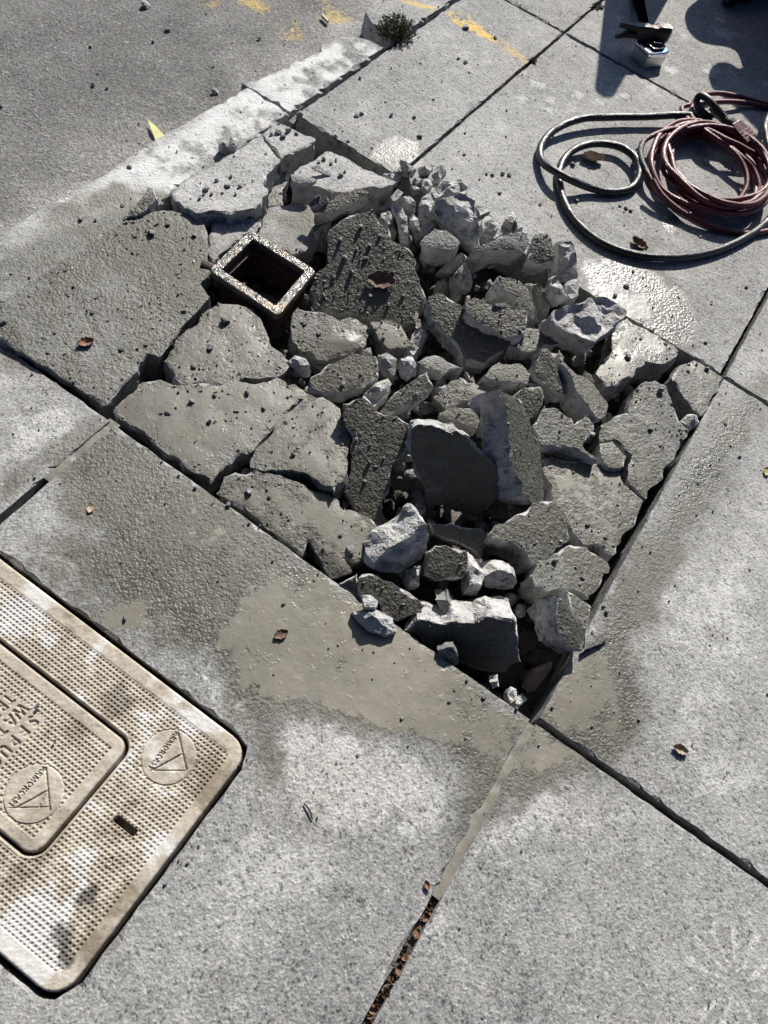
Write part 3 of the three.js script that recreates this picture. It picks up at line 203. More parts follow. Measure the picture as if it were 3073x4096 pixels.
  { k: "rough", t: 0.03, n: [0.0626,0.9703,0.2337], p: [[-0.3994,0.0215,-0.8762],[-0.3875,0.0249,-0.8933],[-0.377,0.0221,-0.8844],[-0.389,0.0196,-0.8709]], o: {"dark":1,"dome":0.01}, l: "small dark stone at the back edge of the broad muddy chunk" },
  { k: "rough", t: 0.04, n: [0.0,1.0,0.0], p: [[-0.2432,0.012,-0.9087],[-0.2258,0.012,-0.9308],[-0.213,0.012,-0.9201],[-0.2234,0.012,-0.8971]], o: {"dark":1,"dome":0.01}, l: "small dark cube left of the flat glinting piece" },
  { k: "flat", t: 0.015, n: [0.1294,0.9659,0.2241], p: [[-0.2146,0.0228,-0.9762],[-0.203,0.0205,-0.973],[-0.1939,0.0175,-0.9656],[-0.2046,0.0192,-0.9666]], o: {"dry":0.7}, l: "tan sliver between the glinting wedge and the glossy wedge" },
  { k: "flat", t: 0.015, n: [0.1294,0.9659,0.2241], p: [[-0.0255,0.0379,-1.1328],[-0.0089,0.0362,-1.1352],[0.0036,0.033,-1.1286],[-0.01,0.0329,-1.1204]], o: {}, l: "small muddy blade on the long narrow one" },
  { k: "rough", t: 0.04, n: [0.0,1.0,0.0], p: [[-0.0791,-0.01,-0.5597],[-0.0641,-0.01,-0.5855],[-0.0472,-0.01,-0.5539],[-0.0598,-0.01,-0.5485]], o: {"dome":0.008}, l: "grey stone wedged between the pointed rock and the squat block" },
  { k: "rough", t: 0.04, n: [0.3716,0.4067,0.8346], p: [[-0.0102,0.0068,-0.5378],[0.0059,0.0166,-0.5498],[0.0223,-0.0037,-0.5473],[0.0116,-0.0201,-0.5345]], o: {"dark":1,"dome":0.012}, l: "dark stone deep in the gap above the biggest dark faced fragment" },
  { k: "flat", t: 0.008, n: [0.2962,0.9397,0.171], p: [[-0.2454,0.0872,-1.1037],[-0.2243,0.0852,-1.129],[-0.2174,0.0827,-1.1275],[-0.2382,0.0849,-1.1038]], o: {"dry":0.6}, l: "thin flake under the curved fragment" },
  { k: "rough", t: 0.03, n: [0.0,1.0,0.0], p: [[-0.3908,0.012,-1.3516],[-0.375,0.012,-1.3738],[-0.3548,0.012,-1.3883],[-0.3599,0.012,-1.36]], o: {"dome":0.012}, l: "low crumbly lump between the cobble sized stone and the long thick block" },
  { k: "rough", t: 0.03, n: [0.0,1.0,0.0], p: [[-0.5509,0.02,-1.1989],[-0.5409,0.02,-1.2151],[-0.5251,0.02,-1.203],[-0.5328,0.02,-1.1823]], o: {"dome":0.01}, l: "small pale stone left of the slim upright shard" },
  { k: "rough", t: 0.04, n: [0.0,1.0,0.0], p: [[-0.4023,-0.03,-1.1942],[-0.3924,-0.03,-1.2179],[-0.3737,-0.03,-1.2109],[-0.3787,-0.03,-1.1839]], o: {"dome":0.01}, l: "shaded stone in the hollow above the long diagonal slab" },
  { k: "rough", t: 0.04, n: [0.0,1.0,0.0], p: [[-0.371,-0.025,-1.2038],[-0.3607,-0.025,-1.2223],[-0.3457,-0.025,-1.2091],[-0.3507,-0.025,-1.1878]], o: {"dome":0.01}, l: "second shaded stone in the hollow, right of the first" },
];
const STAINS = [
  ["wet",1,0.03,[[-0.674,-0.376],[-0.653,-0.475],[-0.409,-0.469],[-0.134,-0.473],[0.211,-0.474],[0.23,-0.601],[0.228,-0.778],[0.238,-0.955],[0.252,-1.293],[0.316,-1.431],[0.345,-1.343],[0.331,-1.166],[0.318,-0.956],[0.306,-0.795],[0.309,-0.681],[0.362,-0.622],[0.393,-0.571],[0.391,-0.517],[0.349,-0.445],[0.273,-0.382],[0.238,-0.326],[0.22,-0.246],[0.207,-0.202],[0.187,-0.26],[0.172,-0.327],[0.135,-0.333],[0.062,-0.314],[-0.01,-0.296],[-0.078,-0.271],[-0.099,-0.231],[-0.095,-0.193],[-0.142,-0.199],[-0.208,-0.227],[-0.268,-0.226],[-0.314,-0.217],[-0.423,-0.217],[-0.513,-0.215],[-0.556,-0.23],[-0.515,-0.284],[-0.566,-0.317],[-0.648,-0.339]]],
  ["wet",0.9,0.02,[[-0.675,-0.26],[-0.678,-0.41],[-0.668,-0.469],[-0.652,-0.463],[-0.656,-0.298],[-0.656,-0.243]]],
  ["wet",0.7,0.03,[[-0.578,-0.223],[-0.428,-0.233],[-0.32,-0.213],[-0.367,-0.187],[-0.47,-0.181],[-0.544,-0.19]]],
  ["wet",0.6,0.02,[[-0.12,-0.215],[-0.074,-0.2],[-0.049,-0.156],[-0.109,-0.159],[-0.124,-0.188]]],
  ["wet",1,0.02,[[-0.181,-1.453],[-0.128,-1.526],[-0.026,-1.576],[0.092,-1.53],[0.143,-1.43],[0.126,-1.327],[0.022,-1.353],[-0.095,-1.352]]],
  ["wet",0.9,0.018,[[-0.722,-1.372],[-0.753,-1.436],[-0.729,-1.501],[-0.666,-1.52],[-0.61,-1.484],[-0.628,-1.428],[-0.633,-1.376]]],
  ["wet",0.8,0.03,[[-1.078,-0.639],[-1.063,-0.763],[-1.034,-0.912],[-0.952,-0.959],[-0.944,-0.868],[-0.938,-0.709],[-0.959,-0.527]]],
  ["wet",0.5,0.02,[[0.334,-0.476],[0.372,-0.503],[0.408,-0.478],[0.376,-0.456]]],
  ["wet",0.6,0.02,[[-0.927,-0.497],[-0.68,-0.498],[-0.657,-0.479],[-0.873,-0.446]]],
  ["gloss",1,0.015,[[-0.181,-1.453],[-0.128,-1.526],[-0.026,-1.576],[0.083,-1.522],[0.129,-1.435],[0.094,-1.349],[-0.006,-1.363],[-0.095,-1.352]]],
  ["gloss",0.6,0.012,[[-0.719,-1.376],[-0.746,-1.436],[-0.727,-1.498],[-0.668,-1.513],[-0.618,-1.475],[-0.635,-1.42]]],
  ["gloss",0.8,0.02,[[0.031,-1.335],[0.104,-1.325],[0.092,-1.247],[0.015,-1.243]]],
  ["gloss",0.6,0.02,[[0.243,-1.12],[0.273,-1.327],[0.311,-1.313],[0.295,-1.121],[0.269,-0.929],[0.251,-0.878]]],
  ["gloss",0.6,0.02,[[-0.271,-0.406],[-0.203,-0.491],[0.093,-0.46],[0.115,-0.422],[-0.102,-0.427]]],
  ["gloss",1,0.01,[[-0.075,-1.756],[-0.046,-1.797],[-0.031,-1.744],[-0.051,-1.712]]],
  ["wet",0.9,0.01,[[-0.075,-1.756],[-0.046,-1.797],[-0.031,-1.744],[-0.051,-1.712]]],
  ["wet",0.6,0.01,[[-0.089,-1.651],[-0.067,-1.674],[-0.056,-1.641],[-0.074,-1.623]]],
  ["slurry",1,0.02,[[-0.233,-0.252],[-0.26,-0.306],[-0.267,-0.377],[-0.247,-0.423],[-0.187,-0.456],[-0.121,-0.462],[-0.031,-0.457],[0.051,-0.455],[0.138,-0.458],[0.215,-0.467],[0.222,-0.421],[0.197,-0.369],[0.143,-0.36],[0.085,-0.332],[0.029,-0.314],[-0.031,-0.301],[-0.09,-0.288],[-0.111,-0.247],[-0.158,-0.246]]],
  ["slurry",0.8,0.015,[[-0.426,-0.215],[-0.396,-0.253],[-0.362,-0.246],[-0.358,-0.201],[-0.395,-0.19]]],
  ["slurry",0.9,0.02,[[0.225,-0.48],[0.23,-0.582],[0.256,-0.64],[0.309,-0.612],[0.361,-0.566],[0.358,-0.515],[0.3,-0.486]]],
  ["slurry",0.85,0.018,[[0.221,-0.464],[0.334,-0.476],[0.317,-0.441],[0.234,-0.392],[0.212,-0.365]]],
  ["slurry",0.75,0.015,[[-0.143,-1.44],[-0.1,-1.492],[-0.015,-1.466],[0.031,-1.416],[-0.011,-1.376],[-0.105,-1.399]]],
  ["slurry",0.5,0.02,[[0.216,-1.083],[0.256,-1.281],[0.294,-1.298],[0.283,-1.125],[0.261,-0.948],[0.243,-0.896]]],
  ["slurry",0.45,0.03,[[-0.461,-0.404],[-0.375,-0.44],[-0.263,-0.444],[-0.266,-0.4],[-0.355,-0.37]]],
  ["white",1,0.03,[[-0.769,-0.368],[-0.742,-0.443],[-0.662,-0.436],[-0.645,-0.377],[-0.668,-0.31],[-0.706,-0.29]]],
  ["white",1,0.03,[[-0.584,-0.228],[-0.531,-0.261],[-0.455,-0.241],[-0.481,-0.211],[-0.571,-0.198]]],
  ["white",0.8,0.03,[[-0.632,-0.22],[-0.578,-0.233],[-0.534,-0.208],[-0.597,-0.187]]],
  ["white",0.5,0.03,[[-0.433,-0.405],[-0.337,-0.417],[-0.271,-0.406],[-0.355,-0.381]]],
  ["white",0.9,0.03,[[-0.37,-0.249],[-0.32,-0.307],[-0.284,-0.297],[-0.303,-0.245],[-0.345,-0.231]]],
  ["white",0.9,0.02,[[-0.273,-0.222],[-0.227,-0.239],[-0.149,-0.219],[-0.119,-0.192],[-0.177,-0.19],[-0.245,-0.199]]],
  ["white",0.9,0.04,[[-0.088,-0.206],[-0.077,-0.259],[-0.002,-0.284],[0.081,-0.311],[0.168,-0.293],[0.184,-0.214],[0.11,-0.17],[0.0,-0.145],[-0.065,-0.144]]],
  ["white",0.55,0.05,[[-0.042,-0.116],[0.046,-0.148],[0.166,-0.18],[0.187,-0.113],[0.075,-0.045],[-0.032,-0.025],[-0.083,-0.058]]],
  ["white",0.8,0.03,[[0.225,-0.25],[0.232,-0.307],[0.291,-0.379],[0.382,-0.444],[0.42,-0.487],[0.449,-0.458],[0.356,-0.362],[0.283,-0.274],[0.235,-0.207]]],
  ["white",0.55,0.05,[[0.317,-0.792],[0.37,-0.974],[0.438,-1.066],[0.514,-0.836],[0.515,-0.678],[0.485,-0.532],[0.423,-0.54],[0.356,-0.637]]],
  ["white",0.6,0.03,[[0.433,-0.618],[0.493,-0.643],[0.576,-0.649],[0.59,-0.607],[0.516,-0.538]]],
  ["white",0.7,0.02,[[0.213,-0.192],[0.255,-0.199],[0.265,-0.12],[0.239,-0.09],[0.214,-0.106]]],
  ["white",0.35,0.05,[[-0.915,-1.471],[-0.902,-1.655],[-0.833,-1.77],[-0.713,-1.765],[-0.718,-1.591],[-0.812,-1.483]]],
  ["white",0.5,0.03,[[-0.63,-1.924],[-0.512,-2.035],[-0.427,-1.983],[-0.518,-1.85]]],
  ["kerbwhite",1,0.02,[[-1.016,-0.728],[-1.065,-0.839],[-1.068,-1.003],[-1.068,-1.277],[-1.057,-1.549],[-1.027,-1.75],[-0.935,-1.769],[-0.932,-1.533],[-0.939,-1.251],[-0.948,-0.983],[-0.972,-0.898],[-1.006,-0.804]]],
  ["kerbwhite",0.8,0.02,[[-1.078,-0.639],[-1.089,-0.717],[-1.063,-0.763],[-1.024,-0.748],[-1.026,-0.691],[-1.043,-0.606]]],
  ["brown",0.6,0.05,[[-0.08,-0.164],[-0.012,-0.228],[0.098,-0.26],[0.096,-0.19],[0.0,-0.145]]],
  ["brown",0.7,0.03,[[0.379,-0.543],[0.447,-0.523],[0.431,-0.462],[0.365,-0.481]]],
  ["brown",0.6,0.02,[[0.327,-0.421],[0.375,-0.423],[0.353,-0.368]]],
  ["brown",0.4,0.03,[[-0.704,-2.058],[-0.583,-2.176],[-0.54,-2.032],[-0.638,-1.885]]],
  ["brown",0.4,0.04,[[-0.378,-1.614],[-0.325,-1.719],[-0.236,-1.646],[-0.223,-1.463],[-0.324,-1.487]]],
  ["yellow",1,0.006,[[-0.929,-2.057],[-0.916,-2.096],[-0.817,-2.094],[-0.738,-2.077],[-0.754,-2.043],[-0.835,-2.043]]],
  ["yellow",0.45,0.01,[[-0.738,-2.077],[-0.643,-2.085],[-0.636,-2.044],[-0.756,-2.04]]],
  ["yellow",0.9,0.006,[[-1.028,-2.027],[-0.95,-2.065],[-0.958,-2.04],[-1.034,-2.012]]],
  ["ryellow",0.8,0.02,[[-1.378,-1.739],[-1.351,-1.776],[-1.219,-1.771],[-1.165,-1.721],[-1.196,-1.699],[-1.272,-1.737]]],
  ["ryellow",0.7,0.02,[[-1.287,-1.862],[-1.238,-1.928],[-1.121,-1.899],[-1.124,-1.859],[-1.192,-1.842]]],
  ["ryellow",0.6,0.02,[[-1.443,-1.653],[-1.412,-1.693],[-1.403,-1.663]]],
];
const ZONES = [["small grey concrete crumb lying loose on the dry pavement beyond the heap","crumbs on the far pavement"],["small stone lying loose on the grey road","crumbs on the road"],["small muddy crumb stuck on a broken pavement piece","crumbs on the broken pieces"],["small stone lying on the pavement on the near side of the hole","crumbs on the near pavement"],["small crumb lying on the pale kerb","crumbs on the kerb"],["small stone lying on the cast meter box cover","stones on the meter box"],["small pale crumb lying on a pale dry fragment near the kerb","crumbs on the dry fragments"],["small crumb on the narrow far slab next to the kerb","crumbs on the narrow far slab"],["small crumb on the pavement in or beside the looped cables","crumbs by the cables"],["small crumb on the pavement right of the right hand joint","crumbs right of the joint"]];
const CRUMBS = [[-0.9258,0.0,-1.3887,0.0095,7,-1],[-0.8302,0.0,-1.4887,0.0085,7,-1],[-0.8261,0.0,-1.5067,0.0073,7,-1],[-0.772,0.0,-1.556,0.0067,7,-1],[-0.7275,0.0,-1.5966,0.0062,7,-1],[-0.8228,0.0,-1.3816,0.0128,7,-1],[-0.7883,0.0,-1.3956,0.0052,7,-1],[-0.6788,0.0,-1.544,0.0084,7,-1],[-0.8444,0.0,-2.052,0.0133,7,-1],[-0.7619,0.0,-2.0809,0.0074,7,-1],[-0.7608,0.0,-1.9058,0.009,7,-1],[-0.7816,0.0,-1.9057,0.0056,7,-1],[-0.8397,0.0,-1.8021,0.0041,7,-1],[-0.9087,0.0,-1.6182,0.0051,7,-1],[-0.7335,0.0,-1.6976,0.0045,7,-1],[-0.811,0.0,-1.5895,0.0037,7,-1],[-0.4876,0.0,-1.5512,0.0053,0,-1],[-0.4769,0.0,-1.5604,0.0059,0,-1],[-0.4603,0.0,-1.5808,0.0077,0,-1],[-0.447,0.0,-1.5903,0.0077,0,-1],[-0.6068,0.0,-1.6463,0.0043,0,-1],[-0.5653,0.0,-1.5718,0.0048,0,-1],[-0.5255,0.0,-1.717,0.0044,0,-1],[-0.4313,0.0,-1.5149,0.0063,0,-1],[-0.34,0.0,-1.5584,0.0058,8,-1],[-0.5752,0.0,-1.8115,0.0046,0,-1],[-0.3441,0.0,-1.7543,0.01,8,-1],[-0.3537,0.0,-1.7848,0.0051,8,-1],[-0.2796,0.0,-1.6404,0.0083,8,-1],[-0.1879,0.0,-1.7085,0.0055,8,-1],[-0.1718,0.0,-1.7137,0.0073,8,-1],[-0.1585,0.0,-1.7135,0.0067,8,-1],[-0.0811,0.0,-2.055,0.0125,8,-1],[0.0169,0.0,-1.7632,0.005,8,-1],[-0.2445,0.0,-1.9562,0.0081,8,-1],[-1.513,-0.06,-1.5088,0.0145,1,-1],[-1.4077,-0.06,-1.4727,0.0091,1,-1],[-1.3979,-0.06,-1.4086,0.0062,1,-1],[-1.4767,-0.06,-1.2751,0.0061,1,-1],[-1.3678,-0.06,-1.1682,0.0077,1,-1],[-1.3397,-0.06,-1.1854,0.0057,1,-1],[-1.1654,-0.06,-1.3682,0.0108,1,-1],[-1.2043,-0.06,-1.1449,0.0036,1,-1],[-1.2372,-0.06,-1.6323,0.0063,1,-1],[-1.4414,-0.06,-0.9636,0.0062,1,-1],[-1.0591,0.0,-0.967,0.0065,4,-1],[-1.0167,0.0,-0.7849,0.0071,4,-1],[-0.9961,0.0,-0.8025,0.0045,4,-1],[-0.9882,0.0,-0.8703,0.0061,4,-1],[-0.8893,0.0088,-0.8456,0.0108,2,7],[-0.8827,0.0077,-0.8879,0.0069,2,7],[-0.8288,0.004,-0.9018,0.0059,2,7],[-0.9397,0.0123,-0.8293,0.0055,2,7],[-0.9116,0.016,-0.4959,0.0081,2,7],[-0.8144,0.0096,-0.5017,0.0043,2,7],[-0.8247,0.0084,-0.6174,0.0054,2,7],[-0.8353,0.0091,-0.6158,0.0036,2,7],[-0.8446,0.0097,-0.6186,0.0036,2,7],[-0.8373,0.0105,-0.5399,0.0044,2,7],[-0.7328,0.0029,-0.5915,0.0061,2,7],[-0.7109,0.0009,-0.6317,0.0057,2,7],[-0.6435,0.0,-0.7712,0.0116,2,8],[-0.6216,0.0,-0.7033,0.0095,2,8],[-0.6149,0.0,-0.649,0.0068,2,8],[-0.58,0.002,-0.543,0.0065,2,9],[-0.566,0.002,-0.586,0.0074,2,9],[-0.513,0.002,-0.5741,0.0072,2,9],[-0.5425,0.002,-0.6232,0.0062,2,9],[-0.5956,0.002,-0.5883,0.0045,2,9],[-0.5863,0.002,-0.6021,0.0041,2,9],[-0.504,0.002,-0.6657,0.0066,2,9],[-0.7156,-0.0006,-0.7388,0.0063,2,7],[-0.7382,0.0,-0.3475,0.0025,3,-1],[-0.5046,0.002,-0.6638,0.0054,2,9],[-0.4611,0.002,-0.6597,0.0053,2,9],[-0.4111,0.0054,-0.6585,0.0048,2,10],[-0.358,0.0098,-0.611,0.0066,2,10],[-0.3738,0.0014,-0.5083,0.0084,2,11],[-0.3397,0.0011,-0.5216,0.0049,2,11],[-0.2895,-0.0008,-0.5089,0.0037,2,11],[-0.2041,-0.0017,-0.5382,0.0052,2,11],[-0.1761,-0.003,-0.5261,0.0111,2,11],[-0.2091,0.0073,-0.4967,0.0048,2,12],[-0.2434,0.0185,-0.68,0.0055,2,13],[-0.3839,0.0,-0.4673,0.006,3,-1],[0.0957,0.0,-0.411,0.0042,3,-1],[0.0491,0.0,-0.3453,0.0042,3,-1],[0.0935,0.0,-0.4318,0.0032,3,-1],[-0.021,0.0,-0.3685,0.0021,3,-1],[-0.0075,0.0,-0.4117,0.0021,3,-1],[0.1387,0.0,-0.4499,0.005,3,-1],[0.2322,0.0,-0.7168,0.0056,9,-1],[0.2408,0.0,-0.7105,0.0056,9,-1],[0.1204,0.0078,-0.7329,0.0071,2,23],[0.1386,0.0,-0.8443,0.0058,2,21],[0.1774,0.0,-0.8418,0.0054,2,21],[0.1774,0.0012,-0.7413,0.006,2,23],[0.1815,0.0,-0.8247,0.0033,2,21],[0.0522,0.0,-1.5255,0.0039,0,-1],[0.1721,0.0,-1.6874,0.006,0,-1],[0.1228,0.0,-1.5659,0.004,0,-1],[0.1559,0.0,-1.4418,0.006,0,-1],[0.1848,0.004,-1.3629,0.0073,2,19],[0.154,0.004,-1.3282,0.0067,2,19],[0.1622,0.004,-1.3593,0.0047,2,19],[0.148,0.0144,-1.1155,0.0065,2,17],[0.1789,0.0116,-1.094,0.0042,2,17],[0.274,0.0,-1.2544,0.005,9,-1],[0.3275,0.0,-1.1961,0.0054,9,-1],[0.3027,0.0,-1.2115,0.004,9,-1],[-0.0659,0.0,-1.5201,0.0056,0,-1],[-0.0603,0.0,-1.4637,0.0093,0,-1],[-0.0668,0.0,-1.4167,0.007,0,-1],[0.0315,0.0111,-1.3293,0.0051,2,20],[0.0841,0.0112,-1.3571,0.0057,2,20],[0.03,0.0148,-1.2537,0.0099,2,20],[0.1241,0.0232,-1.2101,0.0097,2,17],[0.0269,0.0,-0.1587,0.003,3,-1],[0.0252,0.0,-0.2614,0.0034,3,-1],[0.006,0.0,-0.2341,0.0027,3,-1],[0.0029,0.0,-0.2153,0.002,3,-1],[0.0736,0.0,-0.2114,0.0017,3,-1],[-0.3794,0.008,-0.0516,0.0035,5,-1],[-0.3268,0.008,-0.0314,0.0035,5,-1],[-0.3776,0.0,-0.2177,0.005,3,-1],[-0.083,0.0,-0.0392,0.0027,3,-1],[-0.0813,0.0,-0.0152,0.0033,3,-1],[-0.0887,0.0,0.0183,0.0037,3,-1],[-0.0929,0.0,-0.0113,0.0023,3,-1],[-0.8925,0.0165,-1.0505,0.0073,6,0],[-0.867,0.0187,-1.0529,0.0083,6,0],[-0.8921,0.0168,-1.0128,0.0093,6,0],[-0.8813,0.0171,-1.0826,0.0063,6,0],[-0.8452,0.0204,-1.0688,0.0073,6,0],[-0.8731,0.0185,-1.0094,0.0062,6,0],[-0.8583,0.0196,-1.0272,0.0051,6,0],[-0.8367,0.0214,-1.043,0.0051,6,0],[-0.8813,0.0181,-0.9813,0.0061,6,0],[-0.9075,0.012,-1.2782,0.0114,6,1],[-0.8959,0.012,-1.3012,0.0092,6,1],[-0.891,0.012,-1.2775,0.0079,6,1],[-0.877,0.012,-1.3078,0.0068,6,1],[-0.912,0.012,-1.2635,0.0068,6,1],[-0.7751,0.02,-1.275,0.0077,6,3],[-0.7544,0.02,-1.2748,0.0066,6,3],[-0.7758,0.02,-1.2582,0.0055,6,3],[-0.718,0.02,-1.276,0.0054,6,3],[-0.718,0.02,-1.258,0.0075,6,3],[-0.5457,-0.0065,-0.9641,0.0066,2,35],[-0.5277,0.0222,-1.0307,0.0076,2,35],[-0.5561,0.031,-1.0442,0.0086,2,35],[-0.5214,0.0384,-1.0678,0.0067,2,35],[-0.5865,0.0446,-1.0674,0.0077,2,35],[-0.5481,0.0427,-1.0715,0.0057,2,35],[-0.5264,0.0624,-1.1193,0.0058,2,35],[-0.4583,0.0369,-1.0779,0.0066,2,35],[-0.4151,0.0214,-1.0529,0.0056,2,35],[-0.5529,0.0118,-1.0027,0.0057,2,35],[-0.4689,0.0099,-1.0163,0.0065,2,35],[-0.5687,0.0634,-1.1125,0.0068,2,35],[-0.4271,0.0089,-1.0231,0.0065,2,35],[-0.3634,-0.004,-1.0436,0.0047,2,-1],[-0.5422,-0.0156,-0.9449,0.0047,2,35],[-0.5306,0.0515,-1.0944,0.0058,2,35],[-0.5252,0.0018,-0.8723,0.0063,2,36],[-0.4922,-0.0006,-0.8738,0.0071,2,36],[-0.461,0.0016,-0.9084,0.0063,2,36],[-0.386,0.0101,-0.944,0.0054,2,37],[-0.3529,0.0077,-0.9455,0.0044,2,37],[-0.284,0.0409,-1.0512,0.0045,2,39],[-0.2508,0.0381,-1.0529,0.0054,2,39],[-0.2071,0.0286,-1.0402,0.0063,2,39],[-0.3633,0.0249,-0.8256,0.005,2,57],[-0.3796,0.0173,-0.7898,0.0058,2,57],[-0.253,0.0507,-0.8405,0.0049,2,56],[-0.0475,-0.004,-1.0289,0.0036,2,-1],[0.0007,0.03,-0.971,0.0043,2,16],[0.0666,0.0,-0.9293,0.0035,2,21],[0.0257,0.0,-0.9082,0.0034,2,21],[-0.2853,0.0304,-0.6965,0.0047,2,13],[-0.2606,0.031,-0.7044,0.0039,2,13],[-0.2293,0.0047,-0.6516,0.0047,2,13],[-0.2264,0.0252,-0.7002,0.0039,2,13]];
const SPLATS = [[-0.6368,-2.0037,0.0208],[-0.5765,-1.9885,0.0235],[-0.5149,-1.955,0.0173],[-0.4693,-2.0392,0.0207],[-0.392,-2.1261,0.0152],[-0.4129,-2.0538,0.0178],[-0.374,-2.1521,0.0153],[-0.3242,-2.3822,0.0199],[-0.3179,-2.3933,0.0233],[-0.2433,-2.481,0.0205],[-0.2281,-2.503,0.0309],[-0.3637,-2.6041,0.0161],[-0.2818,-2.7323,0.0408],[-0.245,-2.7677,0.0187],[-0.323,-2.8072,0.0152],[-0.3165,-2.8034,0.0171],[-0.0776,-2.5881,0.0159],[-0.3286,-2.2539,0.019],[-0.5004,-1.913,0.0142],[-0.5687,-1.8916,0.017]];
const PRINTS = [[0.636,-0.3172,0.02,0.085,13.0,0.9],[0.0176,-0.026,0.012,0.06,15.0,0.7],[0.0771,-0.2921,0.01,0.04,11.0,0.6],[0.4887,-0.5866,0.015,0.06,9.0,0.6]];
const BOX = [-0.72, -0.105, -0.178, 0.186];
const KERB = [[[[-0.944,-1.373],[-0.944,0.296],[-1.088,0.296],[-1.089,-0.649],[-1.097,-0.725],[-1.09,-0.801],[-1.086,-0.861],[-1.085,-0.926],[-1.086,-1.009],[-1.086,-1.08],[-1.079,-1.171],[-1.075,-1.274],[-1.07,-1.373]],0],[[[-0.944,-1.656],[-0.944,-1.377],[-1.088,-1.377],[-1.074,-1.413],[-1.066,-1.485],[-1.058,-1.551],[-1.048,-1.634],[-1.06,-1.66],[-1.05,-1.74],[-1.0,-1.775],[-0.944,-1.785]],1],[[[-0.944,-2.9],[-0.944,-1.83],[-0.97,-1.835],[-1.03,-1.85],[-1.07,-1.88],[-1.085,-1.93],[-1.085,-2.9]],1],[[[-0.944,-4.3],[-0.944,-2.91],[-1.085,-2.91],[-1.085,-4.3]],1],[[[-0.944,0.31],[-0.944,2.2],[-1.085,2.2],[-1.085,0.31]],0]];
const BLACK = [[-0.1092,0.045,-2.2031],[-0.1429,0.06,-2.2003],[-0.1748,0.065,-2.2102],[-0.1985,0.06,-2.215],[-0.1975,0.05,-2.2041],[-0.1692,0.04,-2.1914],[-0.1348,0.034,-2.1904],[-0.1653,0.03,-2.1847],[-0.2103,0.026,-2.1518],[-0.2828,0.022,-2.0666],[-0.348,0.022,-1.9894],[-0.4024,0.024,-1.9143],[-0.4289,0.022,-1.8511],[-0.442,0.016,-1.7871],[-0.4321,0.012,-1.7236],[-0.4042,0.016,-1.6799],[-0.365,0.028,-1.655],[-0.3193,0.03,-1.6536],[-0.2699,0.014,-1.6904],[-0.221,0.0095,-1.7288],[-0.1915,0.012,-1.7837],[-0.2014,0.02,-1.8408],[-0.238,0.022,-1.8824],[-0.2819,0.02,-1.8904],[-0.332,0.02,-1.8531],[-0.3621,0.018,-1.7985],[-0.3698,0.012,-1.7431],[-0.3567,0.0095,-1.6878],[-0.3298,0.0095,-1.6404],[-0.2921,0.0095,-1.593],[-0.2441,0.0095,-1.5581],[-0.1868,0.0095,-1.5408],[-0.1281,0.0095,-1.5467],[-0.0707,0.011,-1.5726],[-0.0008,0.012,-1.6335],[0.0562,0.0095,-1.7166],[0.0955,0.0095,-1.8038],[0.1212,0.0095,-1.8857],[0.1334,0.0095,-1.9517],[0.1349,0.02,-2.0162],[0.1118,0.03,-2.0797],[0.0677,0.03,-2.1705],[0.0221,0.03,-2.237],[-0.0045,0.035,-2.2879],[-0.0159,0.03,-2.3753],[-0.0112,0.0095,-2.5215],[0.0159,0.0095,-2.6238]];
const COIL = [-0.0608,0.0,-1.9843];
const RED = [[[0.0456,0.008,-1.9755],[0.0405,0.02,-2.0241],[0.0156,0.03,-2.0639],[-0.0345,0.04,-2.0932],[-0.1137,0.035,-2.1138],[-0.1744,0.03,-2.1365],[-0.2107,0.02,-2.1782],[-0.2238,0.016,-2.208],[-0.2091,0.014,-2.2491],[-0.1751,0.02,-2.2883],[-0.1338,0.02,-2.3442],[-0.0811,0.012,-2.412],[-0.0301,0.008,-2.452],[0.0181,0.008,-2.4746]],[[0.0811,0.008,-2.0129],[0.0672,0.02,-2.0527],[0.03,0.03,-2.0873],[-0.0035,0.038,-2.091],[-0.0416,0.04,-2.1015],[-0.12,0.045,-2.1026],[-0.1851,0.03,-2.1636],[-0.2022,0.03,-2.2199],[-0.2047,0.03,-2.2631],[-0.1905,0.02,-2.3286],[-0.1612,0.015,-2.3788],[-0.1036,0.01,-2.4286],[-0.0347,0.008,-2.4658],[0.0202,0.008,-2.4963]],[[-0.1581,0.04,-1.8044],[-0.1222,0.03,-1.7886],[-0.068,0.02,-1.7853],[0.0084,0.012,-1.8015],[0.0628,0.008,-1.8293],[0.1056,0.008,-1.8621],[0.1479,0.008,-1.9178],[0.182,0.008,-1.9866]],[[0.0555,0.02,-2.2242],[0.0437,0.03,-2.1749],[0.0389,0.03,-2.1371],[0.0466,0.025,-2.115],[0.0759,0.012,-2.092],[0.1066,0.008,-2.0701],[0.1437,0.008,-2.0563]],[[-0.1739,0.03,-2.1138],[-0.1245,0.045,-2.1143],[-0.0677,0.05,-2.1096],[-0.037,0.045,-2.1254],[0.0042,0.035,-2.1459],[0.0379,0.02,-2.1881],[0.0859,0.008,-2.2227]],[[-0.1742,0.05,-2.0627],[-0.2056,0.045,-2.0278],[-0.2273,0.04,-1.9826],[-0.239,0.034,-1.9504],[-0.2379,0.03,-1.9221],[-0.2283,0.03,-1.8957],[-0.2156,0.03,-1.8733],[-0.1966,0.03,-1.8493],[-0.1757,0.028,-1.8318],[-0.1388,0.02,-1.8127],[-0.0887,0.012,-1.8039],[-0.0332,0.02,-1.7907]]];
const PLUG = [[-0.1447,0.05,-2.2149],[-0.0967,0.045,-2.1976],[-0.074,0.04,-2.1909],[-0.0277,0.03,-2.1871]];
const SPLICE = [[-0.2395,0.03,-1.9344],[-0.2324,0.03,-1.905],[-0.2176,0.03,-1.8756],[-0.1986,0.03,-1.8516],[-0.1815,0.028,-1.8386]];
